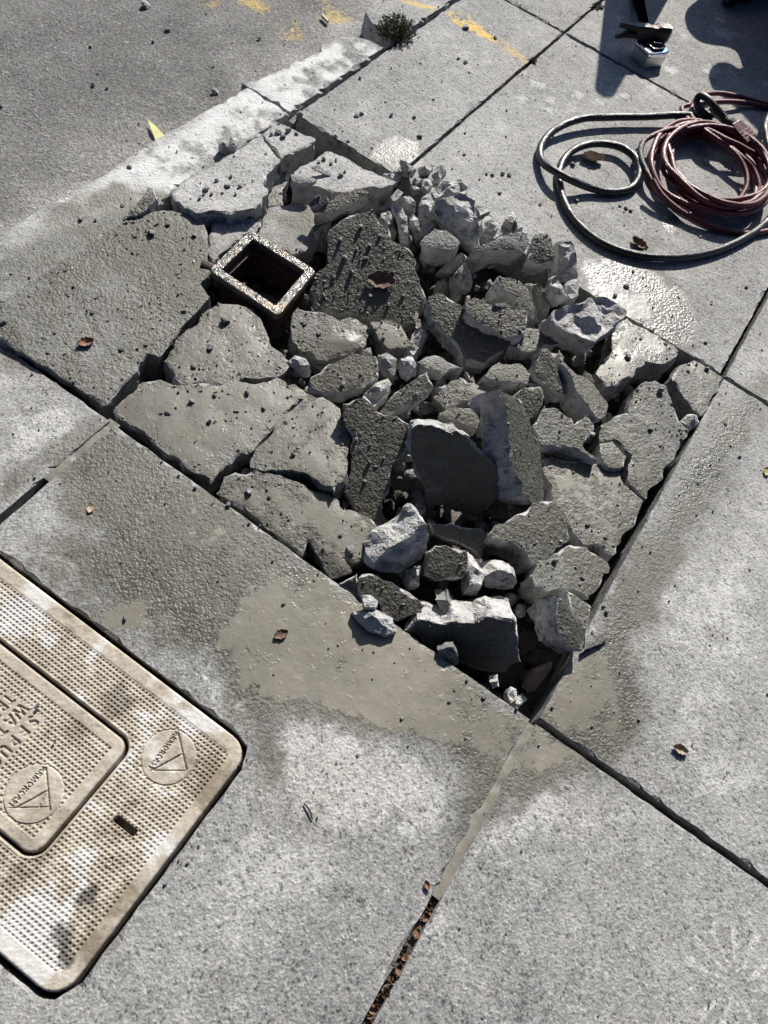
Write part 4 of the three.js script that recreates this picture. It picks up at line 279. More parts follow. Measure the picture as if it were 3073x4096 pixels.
const HAM = [[-0.5041,0.062,-2.3127],[-0.4464,0.06,-2.3684],[-0.3897,0.058,-2.4388],[-0.4555,0.058,-2.4118],[-0.5417,0.03,-2.5906],[-0.5852,0.018,-2.6825]];
const TAPE = [[-0.4493,0.045,-2.3478],[-0.4277,0.045,-2.3972],[-0.392,0.045,-2.4207],[-0.3556,0.045,-2.3895],[-0.3563,0.045,-2.3744],[-0.3843,0.045,-2.3284],[-0.3916,0.045,-2.3255]];
const TAPEMARK = [[-0.3873,0.043,-2.326],[-0.3553,0.043,-2.3857]];
const CONE = [-0.4211,0.0,-2.1119];
const BAG = [[-0.3764,0.0,-2.9314],[-0.3303,0.0,-2.8725],[-0.2835,0.0,-2.9518],[-0.2629,0.0,-2.9619],[-0.2335,0.0,-3.0798],[-0.1839,0.0,-3.2566],[-0.2642,0.0,-3.3379],[-0.3698,0.0,-3.1653]];
const EMB = [[[-0.191,-0.1033],[[[-0.0121,-0.0325],[0.0098,-0.0163],[0.0308,-0.0006]],[[-0.0048,0.0247],[0.0037,0.0058],[0.0123,-0.0134]],[[-0.0083,0.0285],[0.0313,0.0004]],[[-0.0122,-0.0318],[-0.014,0.0223]]]],[[-0.3006,0.0333],[[[-0.0113,-0.0319],[0.0087,-0.0153],[0.0314,0.0037]],[[-0.0047,0.0242],[0.0033,0.0073],[0.0107,-0.0106]],[[-0.0115,0.0301],[0.0278,0.0009]],[[0.0174,0.0075],[0.0125,-0.0082]]]]];
const SLOT = [[-0.1955,-0.0048],[-0.1621,-0.0098],[-0.1606,-0.0048],[-0.1919,0.0022]];
const LEAVES = [[-0.7839,0.0068,-0.5589,0.0639,0.9978,-0.0164,0.0239],[-0.5458,0.0,-0.3229,0.0,1.0,0.0,0.0128],[-0.4689,0.0262,-1.0522,0.0879,0.9063,0.4134,0.0456],[0.4417,0.0,-0.5705,0.0,1.0,0.0,0.0199],[-0.1641,0.0,0.0393,0.0,1.0,0.0,0.0106],[0.2018,0.0,-0.1756,0.0,1.0,0.0,0.01],[-0.176,0.0,-0.3394,0.0,1.0,0.0,0.0192],[-0.0923,0.0,-1.6109,0.0,1.0,0.0,0.0368],[0.3877,0.0,-1.1997,0.0,1.0,0.0,0.0189],[-0.3182,0.0,-1.8109,0.0,1.0,0.0,0.0457]];
const WEED = [[-0.9595,0.0,-1.8622],[-0.6288,0.0,-2.5084],[-0.6334,0.0,-2.073],[-0.6672,0.0,-0.4826]];
const PAPER = [[-1.1959,-0.05,-1.1632],[-1.1285,-0.052,-1.1496],[-1.1377,-0.056,-1.1255]];
const BITS = [[-1.3912,-0.06,-1.2091],[-1.1753,-0.06,-1.8458],[-1.2862,-0.06,-1.0936],[0.0003,0.0,-0.163],[-1.2394,-0.06,-1.2449]];
const FRAME = [[-0.7435,0.01,-0.8457],[-0.7555,0.01,-0.9918],[-0.5899,0.01,-0.9944],[-0.5715,0.01,-0.8445]];

// ---------------------------------------------------------------- stain fields, on a 1 cm grid
const GX = -2.3, GZ = -3.5, GW = 330, GH = 420;
const fields = {};
function paint(name, s, e, poly) {
  const F = fields[name] ??= new Float32Array(GW * GH);
  let x0 = 1e9, x1 = -1e9, z0 = 1e9, z1 = -1e9; for (const [x, z] of poly) { x0 = Math.min(x0, x); x1 = Math.max(x1, x); z0 = Math.min(z0, z); z1 = Math.max(z1, z); }
  const n = poly.length;
  for (let j = Math.max(0, Math.floor((z0 - e - GZ) * 100)); j < Math.min(GH, (z1 + e - GZ) * 100 + 1); j++) for (let i = Math.max(0, Math.floor((x0 - e - GX) * 100)); i < Math.min(GW, (x1 + e - GX) * 100 + 1); i++) {
    const x = GX + i / 100, z = GZ + j / 100; let inside = false, dd = 1e9;
    for (let a = 0, b = n - 1; a < n; b = a++) {
      const [xa, za] = poly[a], [xb, zb] = poly[b];
      if ((za > z) !== (zb > z) && x < (xb - xa) * (z - za) / (zb - za) + xa) inside = !inside;
      const ex = xb - xa, ez = zb - za, t = clamp(((x - xa) * ex + (z - za) * ez) / (ex * ex + ez * ez + 1e-12));
      dd = Math.min(dd, (x - xa - ex * t) ** 2 + (z - za - ez * t) ** 2);
    }
    const q = s * sst(-e, e, (inside ? 1 : -1) * Math.sqrt(dd));
    F[j * GW + i] = Math.max(F[j * GW + i], q);
  }
}
const fld = (name, x, z) => {
  const F = fields[name]; if (!F) return 0;
  const a = clamp((x - GX) * 100, 0, GW - 1.01), b = clamp((z - GZ) * 100, 0, GH - 1.01), i = a | 0, j = b | 0, u = a - i, v = b - j, k = j * GW + i;
  return mix(mix(F[k], F[k + 1], u), mix(F[k + GW], F[k + GW + 1], u), v);
};
for (const [n, s, e, p] of STAINS) paint(n, s, e, p);
const PIT = [-0.95, 0.228, -1.378, -0.47];
for (const c of CHUNKS) {
  const poly = c.p.map((p) => [p[0], p[2]]);
  if (c.o.slurry) paint('slurry', 0.45 + 0.5 * c.o.slurry, 0.015, poly);
  if (c.o.dry) paint('dry', c.o.dry, 0.008, poly);
}

// ---------------------------------------------------------------- surfaces
// concrete paving: grain, sand specks, dried residue, wetting and the grey slurry that fills the grain
function concrete(x, z, o) {
  const wx = x + 0.012 * smp(TB, x * 2, z * 2) + 0.007 * smp(TD, x * 2, z * 2), wz = z + 0.012 * smp(TB, x * 2 + 0.37, z * 2 + 0.61) + 0.007 * smp(TD, x * 2 + .5, z * 2 + .2);
  const g1 = smp(TF, x * 3.1, z * 3.1), g2 = smp(TF, x * 1.7 + 0.3, z * 1.7 + 0.7), m = smp(TB, x * 0.9, z * 0.9), l = smp(TC, x * 0.45, z * 0.45), d = smp(TD, x * 1.3, z * 1.3), d2 = smp(TD, x * 3.3 + .2, z * 3.3 + .6);
  const pit = x > PIT[0] && x < PIT[1] && z > PIT[2] && z < PIT[3];
  const kerb = x < -0.948;
  let wet = fld('wet', wx, wz), slu = fld('slurry', wx, wz), white = fld('white', wx, wz), gloss = fld('gloss', wx, wz);
  const dry = pit ? fld('dry', x, z) : 0;
  for (const [cx, cz, r0, r1, n, s] of PRINTS) { // fan shaped brush marks of dried residue
    const dx = x - cx, dz = z - cz, q = Math.hypot(dx, dz); if (q > r1 * 1.15) continue;
    const an = Math.atan2(dz, dx), st = Math.sin(an * n + 1.6 * smp(TB, x * 2, z * 2) + q * 14); white = Math.max(white, s * sst(.1, .7, st + .5 * smp(TD, x * 2, z * 2)) * sst(r0 * .6, r0, q) * sst(r1 * 1.12, r1 * .8, q));
  }
  if (pit) wet = Math.max(0, 0.95 - dry + 0.15 * m);
  wet = clamp(wet + wet * (1 - wet) * 1.8 * (m + 0.6 * d));
  const kw = kerb ? fld('kerbwhite', wx, wz) : 0;
  const br = fld('brown', wx, wz), ye = fld('yellow', wx, wz);
  const grain = 0.6 * g1 + 0.5 * g2, speck = sst(0.62, 0.95, g1 + 0.2 * d2), dark = sst(0.5, 0.95, -g2 * .75 - g1 * .45);
  let a = (0.285 + 0.1 * dry) * (1 + 0.14 * l + 0.12 * m + 0.1 * d + 0.42 * grain);
  a = mix(a, 0.58, speck * 0.6) * (1 - 0.6 * dark);
  // dried residue sits on the high grains, in ragged patches and wiped streaks
  const streak = smp(TD, x * 0.9 + z * 0.5, z * 3.1 - x * 1.2), wn = 0.8 * m + 0.6 * d + 0.35 * streak + 0.35 * d2;
  const wf = clamp(sst(0.25, 0.75, white * 1.05 + 0.42 * wn - 0.12) * white + 0.3 * sst(0.75, 1.25, wn + 0.5 * l)) * (0.62 + 0.5 * grain);
  a = mix(a, 0.53 + 0.08 * grain, clamp(wf) * 0.85 * (1 - 0.75 * dark));
  let r = a * 1.0, g = a * 0.985, b = a * 0.95;
  if (kw > 0) { const k = kw * sst(-0.7, 0.2, m + 0.5 * d + 0.3) * (1 - .5 * dark); const q = 0.56 + 0.05 * m + 0.05 * d; r = mix(r, q, k); g = mix(g, q * 0.995, k); b = mix(b, q * 0.97, k); }
  const bk = br * clamp(0.5 + 0.6 * m) * 0.55; r = mix(r, r * 0.95, bk); g = mix(g, g * 0.82, bk); b = mix(b, b * 0.64, bk);
  if (ye > 0) { const k = ye * sst(-0.35, 0.35, 0.25 + g2 * 0.5 + d * 0.6 + m * 0.4); r = mix(r, 0.62, k); g = mix(g, 0.43, k); b = mix(b, 0.12, k); }
  let rough = 0.95, h = 0.5 + 0.2 * g1 + 0.18 * g2 + 0.08 * d + 0.06 * m;
  if (z < -1.382 && x > -0.93) { const bs = smp(TF, x * 0.16 + z * .05, z * 2.7); h += 0.16 * bs; r *= 1 + .05 * bs; g *= 1 + .05 * bs; b *= 1 + .05 * bs; }   // broom finish
  // wet concrete, with a film of mud in it
  const wk = wet * (pit ? 0.74 : 0.66); r *= 1 - wk; g *= 1 - wk * 1.01; b *= 1 - wk * 1.1;
  const film = wet * (pit ? 0.4 : 0.62) * sst(-.5, .7, m + .5 * d); const fk = pit ? 1 : 1.3 + .4 * grain; r = mix(r, .098 * fk, film); g = mix(g, .091 * fk, film); b = mix(b, .074 * fk, film); if (pit) h += (1 - dry) * (.12 * d2 + .08 * g2);
  rough = mix(rough, 0.58 + 0.12 * m + 0.08 * g1, wet); rough = mix(rough, 0.4, gloss * wet);
  // slurry lies level in the grain
  const lev = slu * 1.22 - 0.44 + 0.28 * m + 0.26 * d + 0.16 * d2 - 0.2 * grain;
  const sk = sst(0.2, 0.42, lev) * sst(0.05, 0.3, slu);
  if (sk > 0) {
    const q = 1 + 0.1 * m + 0.07 * d + 0.05 * d2 + 0.04 * g1;
    const sc = pit ? .78 : 1; r = mix(r, 0.174 * q * sc, sk); g = mix(g, 0.16 * q * sc, sk); b = mix(b, 0.127 * q * sc, sk);
    rough = mix(rough, 0.46 + 0.08 * m - .2 * gloss, sk);
    const bub = sst(.8, 1.1, d2 + .3 * g2) * .16;
    h = mix(h, 0.58 + 0.14 * m + 0.05 * l + 0.09 * d + bub, sk * .92);
  }
  o[0] = r; o[1] = g; o[2] = b; o[3] = rough; o[4] = h;
}
const SZ = 2.048, XA = -1.12, ZA = -1.38, ZB = ZA - SZ + 0.008;
const texA = textures(2048, 2048, (i, j, o) => concrete(XA + (i + .5) / 1000, ZA + (j + .5) / 1000, o));
const texB = textures(1408, 1408, (i, j, o) => {
  const x = XA + (i + .5) / 1408 * SZ, z = ZB + (j + .5) / 1408 * SZ; concrete(x, z, o);
  for (const [sx, sz, sr] of SPLATS) { const dx = x - sx, dz = z - sz, q = Math.hypot(dx, dz) / sr; if (q < 1.4) { const k = sst(1.0, 0.5, q + 0.45 * smp(TD, x * 3, z * 3)) * 0.62 * (.75 + .5 * smp(TF, x * 2, z * 2)); for (let n = 0; n < 3; n++) o[n] = mix(o[n], 0.55, k); } }
});
const M = {};
M.near = texMat(texA, 0.0022); M.far = texMat(texB, 0.002);
// road: weathered asphalt, 1 mm texels
const texR = textures(1024, 2048, (i, j, o) => {
  const x = -2.09 + (i + .5) / 1000, z = -2.65 + (j + .5) / 1000, g1 = smp(TF, x * 2.6, z * 2.6), g2 = smp(TF, x * 1.3, z * 1.3), m = smp(TB, x, z), l = smp(TC, x * .7, z * .7);
  let a = 0.15 * (1 + 0.22 * l + 0.18 * m + 0.3 * g1 + 0.25 * g2); a = mix(a, 0.42, sst(0.8, 1.2, g2 + .3 * g1) * 0.7); a *= 1 - 0.6 * sst(0.5, 1.1, -g1);
  const nk = sst(-1.30, -1.10, x + 0.06 * m); a *= 1 + 0.25 * nk * (0.6 + m);
  const y = fld('ryellow', x + 0.02 * m, z + 0.02 * l) * sst(-0.4, 0.4, 0.1 + g2 * .6 + m * .8);
  o[0] = mix(a * 1.03, 0.55, y); o[1] = mix(a, 0.38, y); o[2] = mix(a * 0.95, 0.1, y); o[3] = 0.92; o[4] = 0.5 + 0.22 * g1 + 0.22 * g2;
});
M.road = texMat(texR, 0.0035);
// broken faces: cement paste with aggregate stones and pits
const agg = [];
for (let k = 0; k < 1500; k++) agg.push([rnd() * 1024, rnd() * 1024, rr(4, 20) * rr(.5, 1), rr(.6, 1), rnd() * 6.28, rnd()]);
const AG = new Float32Array(1024 * 1024).fill(-1);
for (const [cx, cy, r, q, an, tone] of agg) for (let j = -r; j <= r; j++) for (let i = -r; i <= r; i++) {
  const u = i * Math.cos(an) + j * Math.sin(an), v = (-i * Math.sin(an) + j * Math.cos(an)) / q; if (u * u + v * v < r * r * (0.75 + 0.25 * h3(i >> 2, j >> 2, 3))) AG[((cy + j) & 1023) * 1024 + ((cx + i) & 1023)] = tone;
}
function fracture(i, j, o, base) {
  const x = i / 1024, y = j / 1024, g1 = smp(TF, x, y), g2 = smp(TF, x * 2 + .3, y * 2), m = smp(TB, x, y), d = smp(TD, x, y), t = AG[j * 1024 + i];
  let a = base * (1 + 0.2 * m + 0.18 * d + 0.14 * g1 + .1 * g2), h = 0.5 + 0.16 * m + 0.16 * d + 0.12 * g1 + 0.09 * g2;
  const k = t >= 0 ? 0.38 : 0; if (k) { h += 0.05; }
  const tint = t >= 0 ? [0.16 + 0.26 * t, 0.15 + 0.25 * t, 0.135 + 0.23 * ((t * 7) % 1)] : [0, 0, 0];
  const pit = sst(0.8, 1.15, -d - .3 * g2); a *= 1 - 0.6 * pit; h -= 0.2 * pit;
  o[0] = mix(a, tint[0] * base / .4, k); o[1] = mix(a * 0.985, tint[1] * base / .4, k); o[2] = mix(a * 0.95, tint[2] * base / .4, k); o[3] = 0.94 - 0.1 * k; o[4] = h;
}
const texF = textures(1024, 1024, (i, j, o) => fracture(i, j, o, 0.4));
M.fracture = texMat(texF, 0.006);
const texW = textures(1024, 1024, (i, j, o) => { fracture(i, j, o, 0.2); o[3] = 0.55; });
M.fractureWet = texMat(texW, 0.003); M.mudGrit = std({ color: new THREE.Color(.135, .125, .1), roughness: .42 });
M.brown = texMat(texF, 0.003, { color: new THREE.Color(0.45, 0.36, 0.27) });
M.soil = texMat(texW, 0.004, { color: new THREE.Color(0.42, 0.38, 0.33) });
// slurry poured into a joint
const texS = textures(512, 512, (i, j, o) => { const x = i / 512, y = j / 512, m = smp(TB, x, y), d = smp(TD, x, y), q = 1 + .1 * m; o[0] = .2 * q; o[1] = .184 * q; o[2] = .15 * q; o[3] = .4 + .08 * d; o[4] = .5 + .2 * m + .1 * d; });
M.slurry = texMat(texS, 0.0015);

// ---------------------------------------------------------------- broken pieces
function delaunay(P) {   // Bowyer-Watson on [[x, y], ...]
  const n = P.length; let x0 = 1e9, y0 = 1e9, x1 = -1e9, y1 = -1e9;
  for (const [x, y] of P) { x0 = Math.min(x0, x); x1 = Math.max(x1, x); y0 = Math.min(y0, y); y1 = Math.max(y1, y); }
  const s = Math.max(x1 - x0, y1 - y0) * 20, Q = [...P, [x0 - s, y0 - s], [x1 + s, y0 - s], [(x0 + x1) / 2, y1 + s]];
  const circ = (a, b, c) => {
    const [ax, ay] = Q[a], bx = Q[b][0] - ax, by = Q[b][1] - ay, cx = Q[c][0] - ax, cy = Q[c][1] - ay, D = 2 * (bx * cy - by * cx) || 1e-18;
    const ux = (cy * (bx * bx + by * by) - by * (cx * cx + cy * cy)) / D, uy = (bx * (cx * cx + cy * cy) - cx * (bx * bx + by * by)) / D;
    return [a, b, c, ax + ux, ay + uy, ux * ux + uy * uy];
  };
  const order = [...P.keys()].sort((a, b) => P[a][0] - P[b][0]);
  let open = [circ(n, n + 1, n + 2)]; const done = [];
  for (const k of order) {
    const [x, y] = P[k], edges = new Map(), keep = [];
    for (const t of open) {
      const dx = x - t[3];
      if (dx > 0 && dx * dx > t[5]) { done.push(t); continue; }
      if (dx * dx + (y - t[4]) ** 2 - t[5] > 1e-16) { keep.push(t); continue; }
      for (const [a, b] of [[t[0], t[1]], [t[1], t[2]], [t[2], t[0]]]) { const key = a < b ? a * 100000 + b : b * 100000 + a; if (edges.has(key)) edges.set(key, null); else edges.set(key, [a, b]); }
    }
    open = keep;
    for (const e of edges.values()) if (e) open.push(circ(e[0], e[1], k));
  }
  return [...done, ...open].filter((t) => t[0] < n && t[1] < n && t[2] < n);
}
const insideP = (P, x, y) => { let c = false; for (let a = 0, b = P.length - 1; a < P.length; b = a++) if ((P[a][1] > y) !== (P[b][1] > y) && x < (P[b][0] - P[a][0]) * (y - P[a][1]) / (P[b][1] - P[a][1]) + P[a][0]) c = !c; return c; };
function edgeD(P, x, y) { let m = 1e9; for (let a = 0, b = P.length - 1; a < P.length; b = a++) { const ex = P[b][0] - P[a][0], ey = P[b][1] - P[a][1], t = clamp(((x - P[a][0]) * ex + (y - P[a][1]) * ey) / (ex * ex + ey * ey + 1e-14)); m = Math.min(m, (x - P[a][0] - ex * t) ** 2 + (y - P[a][1] - ey * t) ** 2); } return Math.sqrt(m); }
// a piece of slab: top outline (3D points on a plane with normal n), thickness t; group 0 is the old surface, group 1 the broken sides
function pieceGeo(c, { seg = 0.009, cell = 0.016, jag = 0.0045, chip = 0.005, side = 0.006, relief = 0.0012, taper = 0.06, zTex = ZA } = {}) {
  const o = c.o, n = V(...c.n), rough = c.k === 'rough', sd = c.s;
  if (o.jag) jag = o.jag; if (rough) { cell = 0.0095; chip = 0.004; jag = 0.004; taper = -0.03; }
  const C = V(0, 0, 0); for (const p of c.p) C.add(V(...p)); C.divideScalar(c.p.length);
  const u = V(1, 0, 0).addScaledVector(n, -n.x).normalize(), v = new THREE.Vector3().crossVectors(u, n);
  let P = c.p.map((p) => { const q = V(...p).sub(C); return [q.dot(u), q.dot(v)]; });
  let area = 0; for (let a = 0, b = P.length - 1; a < P.length; b = a++) area += P[b][0] * P[a][1] - P[a][0] * P[b][1];
  if (area < 0) P.reverse();
  const size = Math.sqrt(Math.abs(area) / 2); if (size < 0.06) { seg = 0.0055; cell = Math.min(cell, 0.0075); jag *= 0.6; chip *= 0.6; side *= 0.7; }
  // fractured outline
  const out = [];
  for (let a = 0; a < P.length; a++) {
    const A = P[a], B = P[(a + 1) % P.length], L = Math.hypot(B[0] - A[0], B[1] - A[1]), k = Math.max(1, Math.round(L / seg)), nx = (B[1] - A[1]) / L, ny = -(B[0] - A[0]) / L;
    for (let q = 0; q < k; q++) { const t = q / k, x = mix(A[0], B[0], t), y = mix(A[1], B[1], t), e = jag * 2.4 * fb3((x + sd) * 48, y * 48, sd, 4); out.push([x + nx * e, y + ny * e]); }
  }
  const N = out.length, nor = out.map((p, i) => { const a = out[(i + N - 1) % N], b = out[(i + 1) % N], L = Math.hypot(b[0] - a[0], b[1] - a[1]) || 1; return [(b[1] - a[1]) / L, -(b[0] - a[0]) / L]; });
  const rim = out.map((p, i) => { const e = chip * (0.12 + 3.2 * Math.max(0, fb3((p[0] + sd) * 45, p[1] * 45, sd + 4, 3) - .02)); return [p[0] - nor[i][0] * e, p[1] - nor[i][1] * e]; });
  const at3 = (x, y, d, ext) => V(C.x, C.y, C.z).addScaledVector(u, x).addScaledVector(v, y).addScaledVector(ext ?? n, ext ? d : -d);
  // old surface
  const pts = rim.map((p) => [p[0] + 1e-6 * rnd(), p[1] + 1e-6 * rnd()]);
  let xa = 1e9, xb = -1e9, ya = 1e9, yb = -1e9; for (const [x, y] of out) { xa = Math.min(xa, x); xb = Math.max(xb, x); ya = Math.min(ya, y); yb = Math.max(yb, y); }
  for (let y = ya; y < yb; y += cell) for (let x = xa; x < xb; x += cell) { const X = x + (rnd() - .5) * cell * .7, Y = y + (rnd() - .5) * cell * .7; if (insideP(rim, X, Y) && edgeD(rim, X, Y) > cell * 0.45) pts.push([X, Y]); }
  const planes = []; for (let k = 0; k < 5; k++) { const an = k * 1.257 + rr(-.5, .5), g = rr(0.25, 0.85); planes.push([Math.cos(an) * g, Math.sin(an) * g, rr(0.7, 1.25)]); }
  const dome = o.dome ?? 0;
  const hgt = pts.map(([x, y], i) => {
    const X = x + C.x, Y = y + C.z;
    if (!rough) { let h = relief * 2 * fb3(X * 40, Y * 40, sd, 3); if (o.lump) h += 0.012 * Math.max(0, fb3(X * 28, Y * 28, sd, 3)); return i < N ? h * 0.3 - 0.001 : h; }
    const e = i < N ? 0 : edgeD(rim, x, y); let h = dome; for (const [a, b, k] of planes) h = Math.min(h, dome * k + a * x + b * y + 0.002);
    h = Math.max(h, -0.006) * sst(0, 0.016, e + 0.003);
    return h + (0.013 * fb3(X * 50 + sd, Y * 50, 3, 4) + 0.006 * fb3(X * 150, Y * 150, sd, 2)) * (i < N ? 0.4 : 1);
  });
  const tris = delaunay(pts).filter((t) => insideP(rim, (pts[t[0]][0] + pts[t[1]][0] + pts[t[2]][0]) / 3, (pts[t[0]][1] + pts[t[1]][1] + pts[t[2]][1]) / 3));
  const cp = [], cuv = [], ci = [];
  pts.forEach(([x, y], i) => { const q = at3(x, y, -hgt[i]); cp.push(q.x, q.y, q.z); if (rough) cuv.push((x + sd) * 2.2, (y + sd * .37) * 2.2); else cuv.push((C.x + x - XA) / SZ, (C.z + y - zTex) / SZ); });
  for (const [a, b, d] of tris) { const s = (pts[b][0] - pts[a][0]) * (pts[d][1] - pts[a][1]) - (pts[b][1] - pts[a][1]) * (pts[d][0] - pts[a][0]); s > 0 ? ci.push(a, d, b) : ci.push(a, b, d); }
  let cap = new THREE.BufferGeometry(); cap.setAttribute('position', new THREE.Float32BufferAttribute(cp, 3)); cap.setAttribute('uv', new THREE.Float32BufferAttribute(cuv, 2)); cap.setIndex(ci);
  cap.computeVertexNormals(); cap = cap.toNonIndexed(); if (rough) cap = toCreasedNormals(cap, 0.4);
  // sides
  const w = o.lean ?? 0.2, ext = n.clone().multiplyScalar(-(1 - w)).add(V(0, -w, 0)).normalize(), t = c.t;
  const rings = Math.max(2, Math.round(t / (size < 0.06 ? 0.007 : 0.011))), ds = [0, chip * 0.7]; for (let k = 1; k <= rings; k++) ds.push(chip * .7 + (t - chip * .7) * k / rings);
  const sp = [], suv = [], si = [], per = [0]; for (let i = 0; i < N; i++) { const b = out[(i + 1) % N]; per.push(per[i] + Math.hypot(b[0] - out[i][0], b[1] - out[i][1])); }
  ds.forEach((d, r) => {
    for (let i = 0; i <= N; i++) {
      const k = i % N; let q;
      if (r === 0) q = at3(rim[k][0], rim[k][1], -hgt[k]);
      else {
        const b = at3(out[k][0], out[k][1], d, ext), amp = side * sst(0, 0.02, d);
        const e = -taper * d + 2.2 * amp * fb3(b.x * 38 + sd, b.y * 38, b.z * 38, 3) + 0.6 * amp * fb3(b.x * 130, b.y * 130, b.z * 130, 2) - (d > t * .8 ? 0.15 * t * (d / t - .8) * 5 : 0);
        q = b.addScaledVector(u, nor[k][0] * e).addScaledVector(v, nor[k][1] * e);
      }
      sp.push(q.x, q.y, q.z); suv.push((per[i] + sd) * 2.2, (d + sd * .7) * 2.2);
    }
  });
  const R = N + 1;
  for (let r = 0; r < ds.length - 1; r++) for (let i = 0; i < N; i++) { const a = r * R + i, b = a + 1, cc = a + R, dd = cc + 1; si.push(a, b, cc, b, dd, cc); }
  const last = (ds.length - 1) * R; for (const [a, b, d] of THREE.ShapeUtils.triangulateShape(out.map((p) => new THREE.Vector2(...p)), [])) si.push(last + a, last + b, last + d);
  let sg = new THREE.BufferGeometry(); sg.setAttribute('position', new THREE.Float32BufferAttribute(sp, 3)); sg.setAttribute('uv', new THREE.Float32BufferAttribute(suv, 2)); sg.setIndex(si);
  sg = toCreasedNormals(sg.toNonIndexed(), 0.45);
  for (const g of [cap, sg]) { const p = g.attributes.position; for (let i = 0; i < p.count; i++) p.setXYZ(i, p.getX(i) - C.x, p.getY(i) - C.y, p.getZ(i) - C.z); }
  const geo = mergeGeometries([cap, sg], true);
  return { geo, C, u, v, n, rim };
}

// ---------------------------------------------------------------- the setting
const flat = (p, y) => p.map(([x, z]) => [x, y, z]);
const rect = (x0, x1, z0, z1) => [[x0, z0], [x1, z0], [x1, z1], [x0, z1]];
const pavement = struct(group('pavement'));
const XS = [-0.935, -0.637, 0.222, 1.09, 1.96, 2.83, 3.7], ZS = [-5.0, -4.1, -3.19, -2.283, -1.377, -0.473, 0.435, 1.34, 2.25, 3.15];
const cut = new Set(['0,4', '1,4']);   // cells of the hole
const Jx = [0.004, 0.0045, 0.0055, 0.004, 0.004, 0.004, 0.004], Jz = 0.005;
function slab(poly, far, k) {
  const c = { k: 'flat', p: flat(poly, 0), n: [0, 1, 0], t: 0.1, s: k * 0.713, o: { jag: 0.0012 } };
  const r = pieceGeo(c, { seg: 0.012, cell: 0.045, chip: 0.0055, side: 0.0012, relief: 0.0009, taper: 0, zTex: far ? ZB : ZA });
  const m = mesh('slab', r.geo, [far ? M.far : M.near, M.fractureWet], pavement); m.position.copy(r.C); return m;
}
let nk = 1;
for (let i = 0; i < XS.length - 1; i++) for (let j = 0; j < ZS.length - 1; j++) {
  if (cut.has(i + ',' + j)) continue;
  const jz0 = j === 5 ? 0.007 : Jz, q = rect(XS[i] + Jx[i], XS[i + 1] - Jx[i + 1], ZS[j] + jz0, ZS[j + 1] - Jz);
  if (i === 0 && j === 5) { slab(rect(XS[0] + .004, XS[1] - .006, ZS[5] + .006, ZS[6] - Jz), false, nk++); continue; }
  if (i === 1 && j === 5) { // slab with the meter box let into it
    const [a, b, e, f] = BOX; slab([[XS[1] + .006, ZS[5] + jz0], [XS[2] - .006, ZS[5] + jz0], [XS[2] - .006, ZS[6] - Jz], [XS[1] + .006, ZS[6] - Jz], [XS[1] + .006, f + .008], [b - .03, f + .008], [b - .008, f - .0], [b + .006, f - .03], [b + .006, e + .03], [b - .008, e - .0], [b - .03, e - .008], [XS[1] + .006, e - .008]], false, nk++); continue;
  }
  slab(q, j < 4, nk++);
}
// slurry standing in two joints
function strip(x0, x1, z0, z1, name, mat, y) {
  const a = [], n = 40, g = new THREE.PlaneGeometry(1, 1, 6, n); const p = g.attributes.position, uv = g.attributes.uv;
  for (let i = 0; i < p.count; i++) { const s = p.getX(i) + .5, t = p.getY(i) + .5, x = mix(x0, x1, s), z = mix(z0, z1, t); p.setXYZ(i, x, y + 0.0025 * fb3(x * 60, 3, z * 60, 3) + 0.001 * Math.sin(s * 3.14), z); uv.setXY(i, x * 3, z * 3); }
  g.computeVertexNormals(); return mesh(name, g, mat, pavement);
}
strip(XS[2] - .012, XS[2] + .012, -.17, ZS[5] + .012, 'slurry_filling', M.slurry, -.0035);
strip(XS[1] - .012, XS[1] + .012, -.32, ZS[5] - .0, 'slurry_filling', M.slurry, -.0045);
strip(XS[2] - .012, XS[2] + .012, .3, -.17, 'joint_dirt', M.soil, -.012);
strip(XS[1] - .012, XS[1] + .012, -3.1, ZS[4] + .01, 'joint_dirt', M.soil, -.012);
strip(XS[0] - .016, XS[0] + .012, -3.1, ZS[4] + .01, 'joint_dirt', M.soil, -.016);
// kerb
const kerb = struct(group('kerb'));
KERB.forEach(([poly, far], k) => { const r = pieceGeo({ k: 'flat', p: flat(poly, 0.0), n: [0, 1, 0], t: .16, s: 40 + k, o: { jag: 0.0018 } }, { seg: .014, cell: .03, chip: .011, side: .004, relief: .0025, taper: -.05, zTex: far ? ZB : ZA }); const m = mesh('kerb_stone', r.geo, [far ? M.far : M.near, M.fracture], kerb); m.position.copy(r.C); });
// road, with the seam that meets the kerb
const road = struct(group('road'));
function roadSheet(x0, x1, z0, z1) { const g = new THREE.PlaneGeometry(x1 - x0, z1 - z0, 60, 60); g.rotateX(-Math.PI / 2); g.translate((x0 + x1) / 2, 0, (z0 + z1) / 2); const p = g.attributes.position, uv = g.attributes.uv; for (let i = 0; i < p.count; i++) { const x = p.getX(i), z = p.getZ(i); p.setY(i, -.062 + .004 * fb3(x * 3, 1, z * 3) * (x > -3 ? 1 : 0)); uv.setXY(i, (x + 2.09) / 1.024, (z + 2.65) / 2.048); } g.computeVertexNormals(); return g; }
const SEAM = -2.315;
mesh('road_surface', roadSheet(-9, -1.04, SEAM + .008, 14), M.road, road);
mesh('road_surface', roadSheet(-9, -1.04, -16, SEAM - .008), M.road, road);
{ const g = new THREE.PlaneGeometry(120, 120); g.rotateX(-Math.PI / 2); const uv = g.attributes.uv; for (let i = 0; i < uv.count; i++) uv.setXY(i, uv.getX(i) * 300, uv.getY(i) * 300); const m = struct(mesh('ground', g, M.soil)); m.position.y = -.125; }

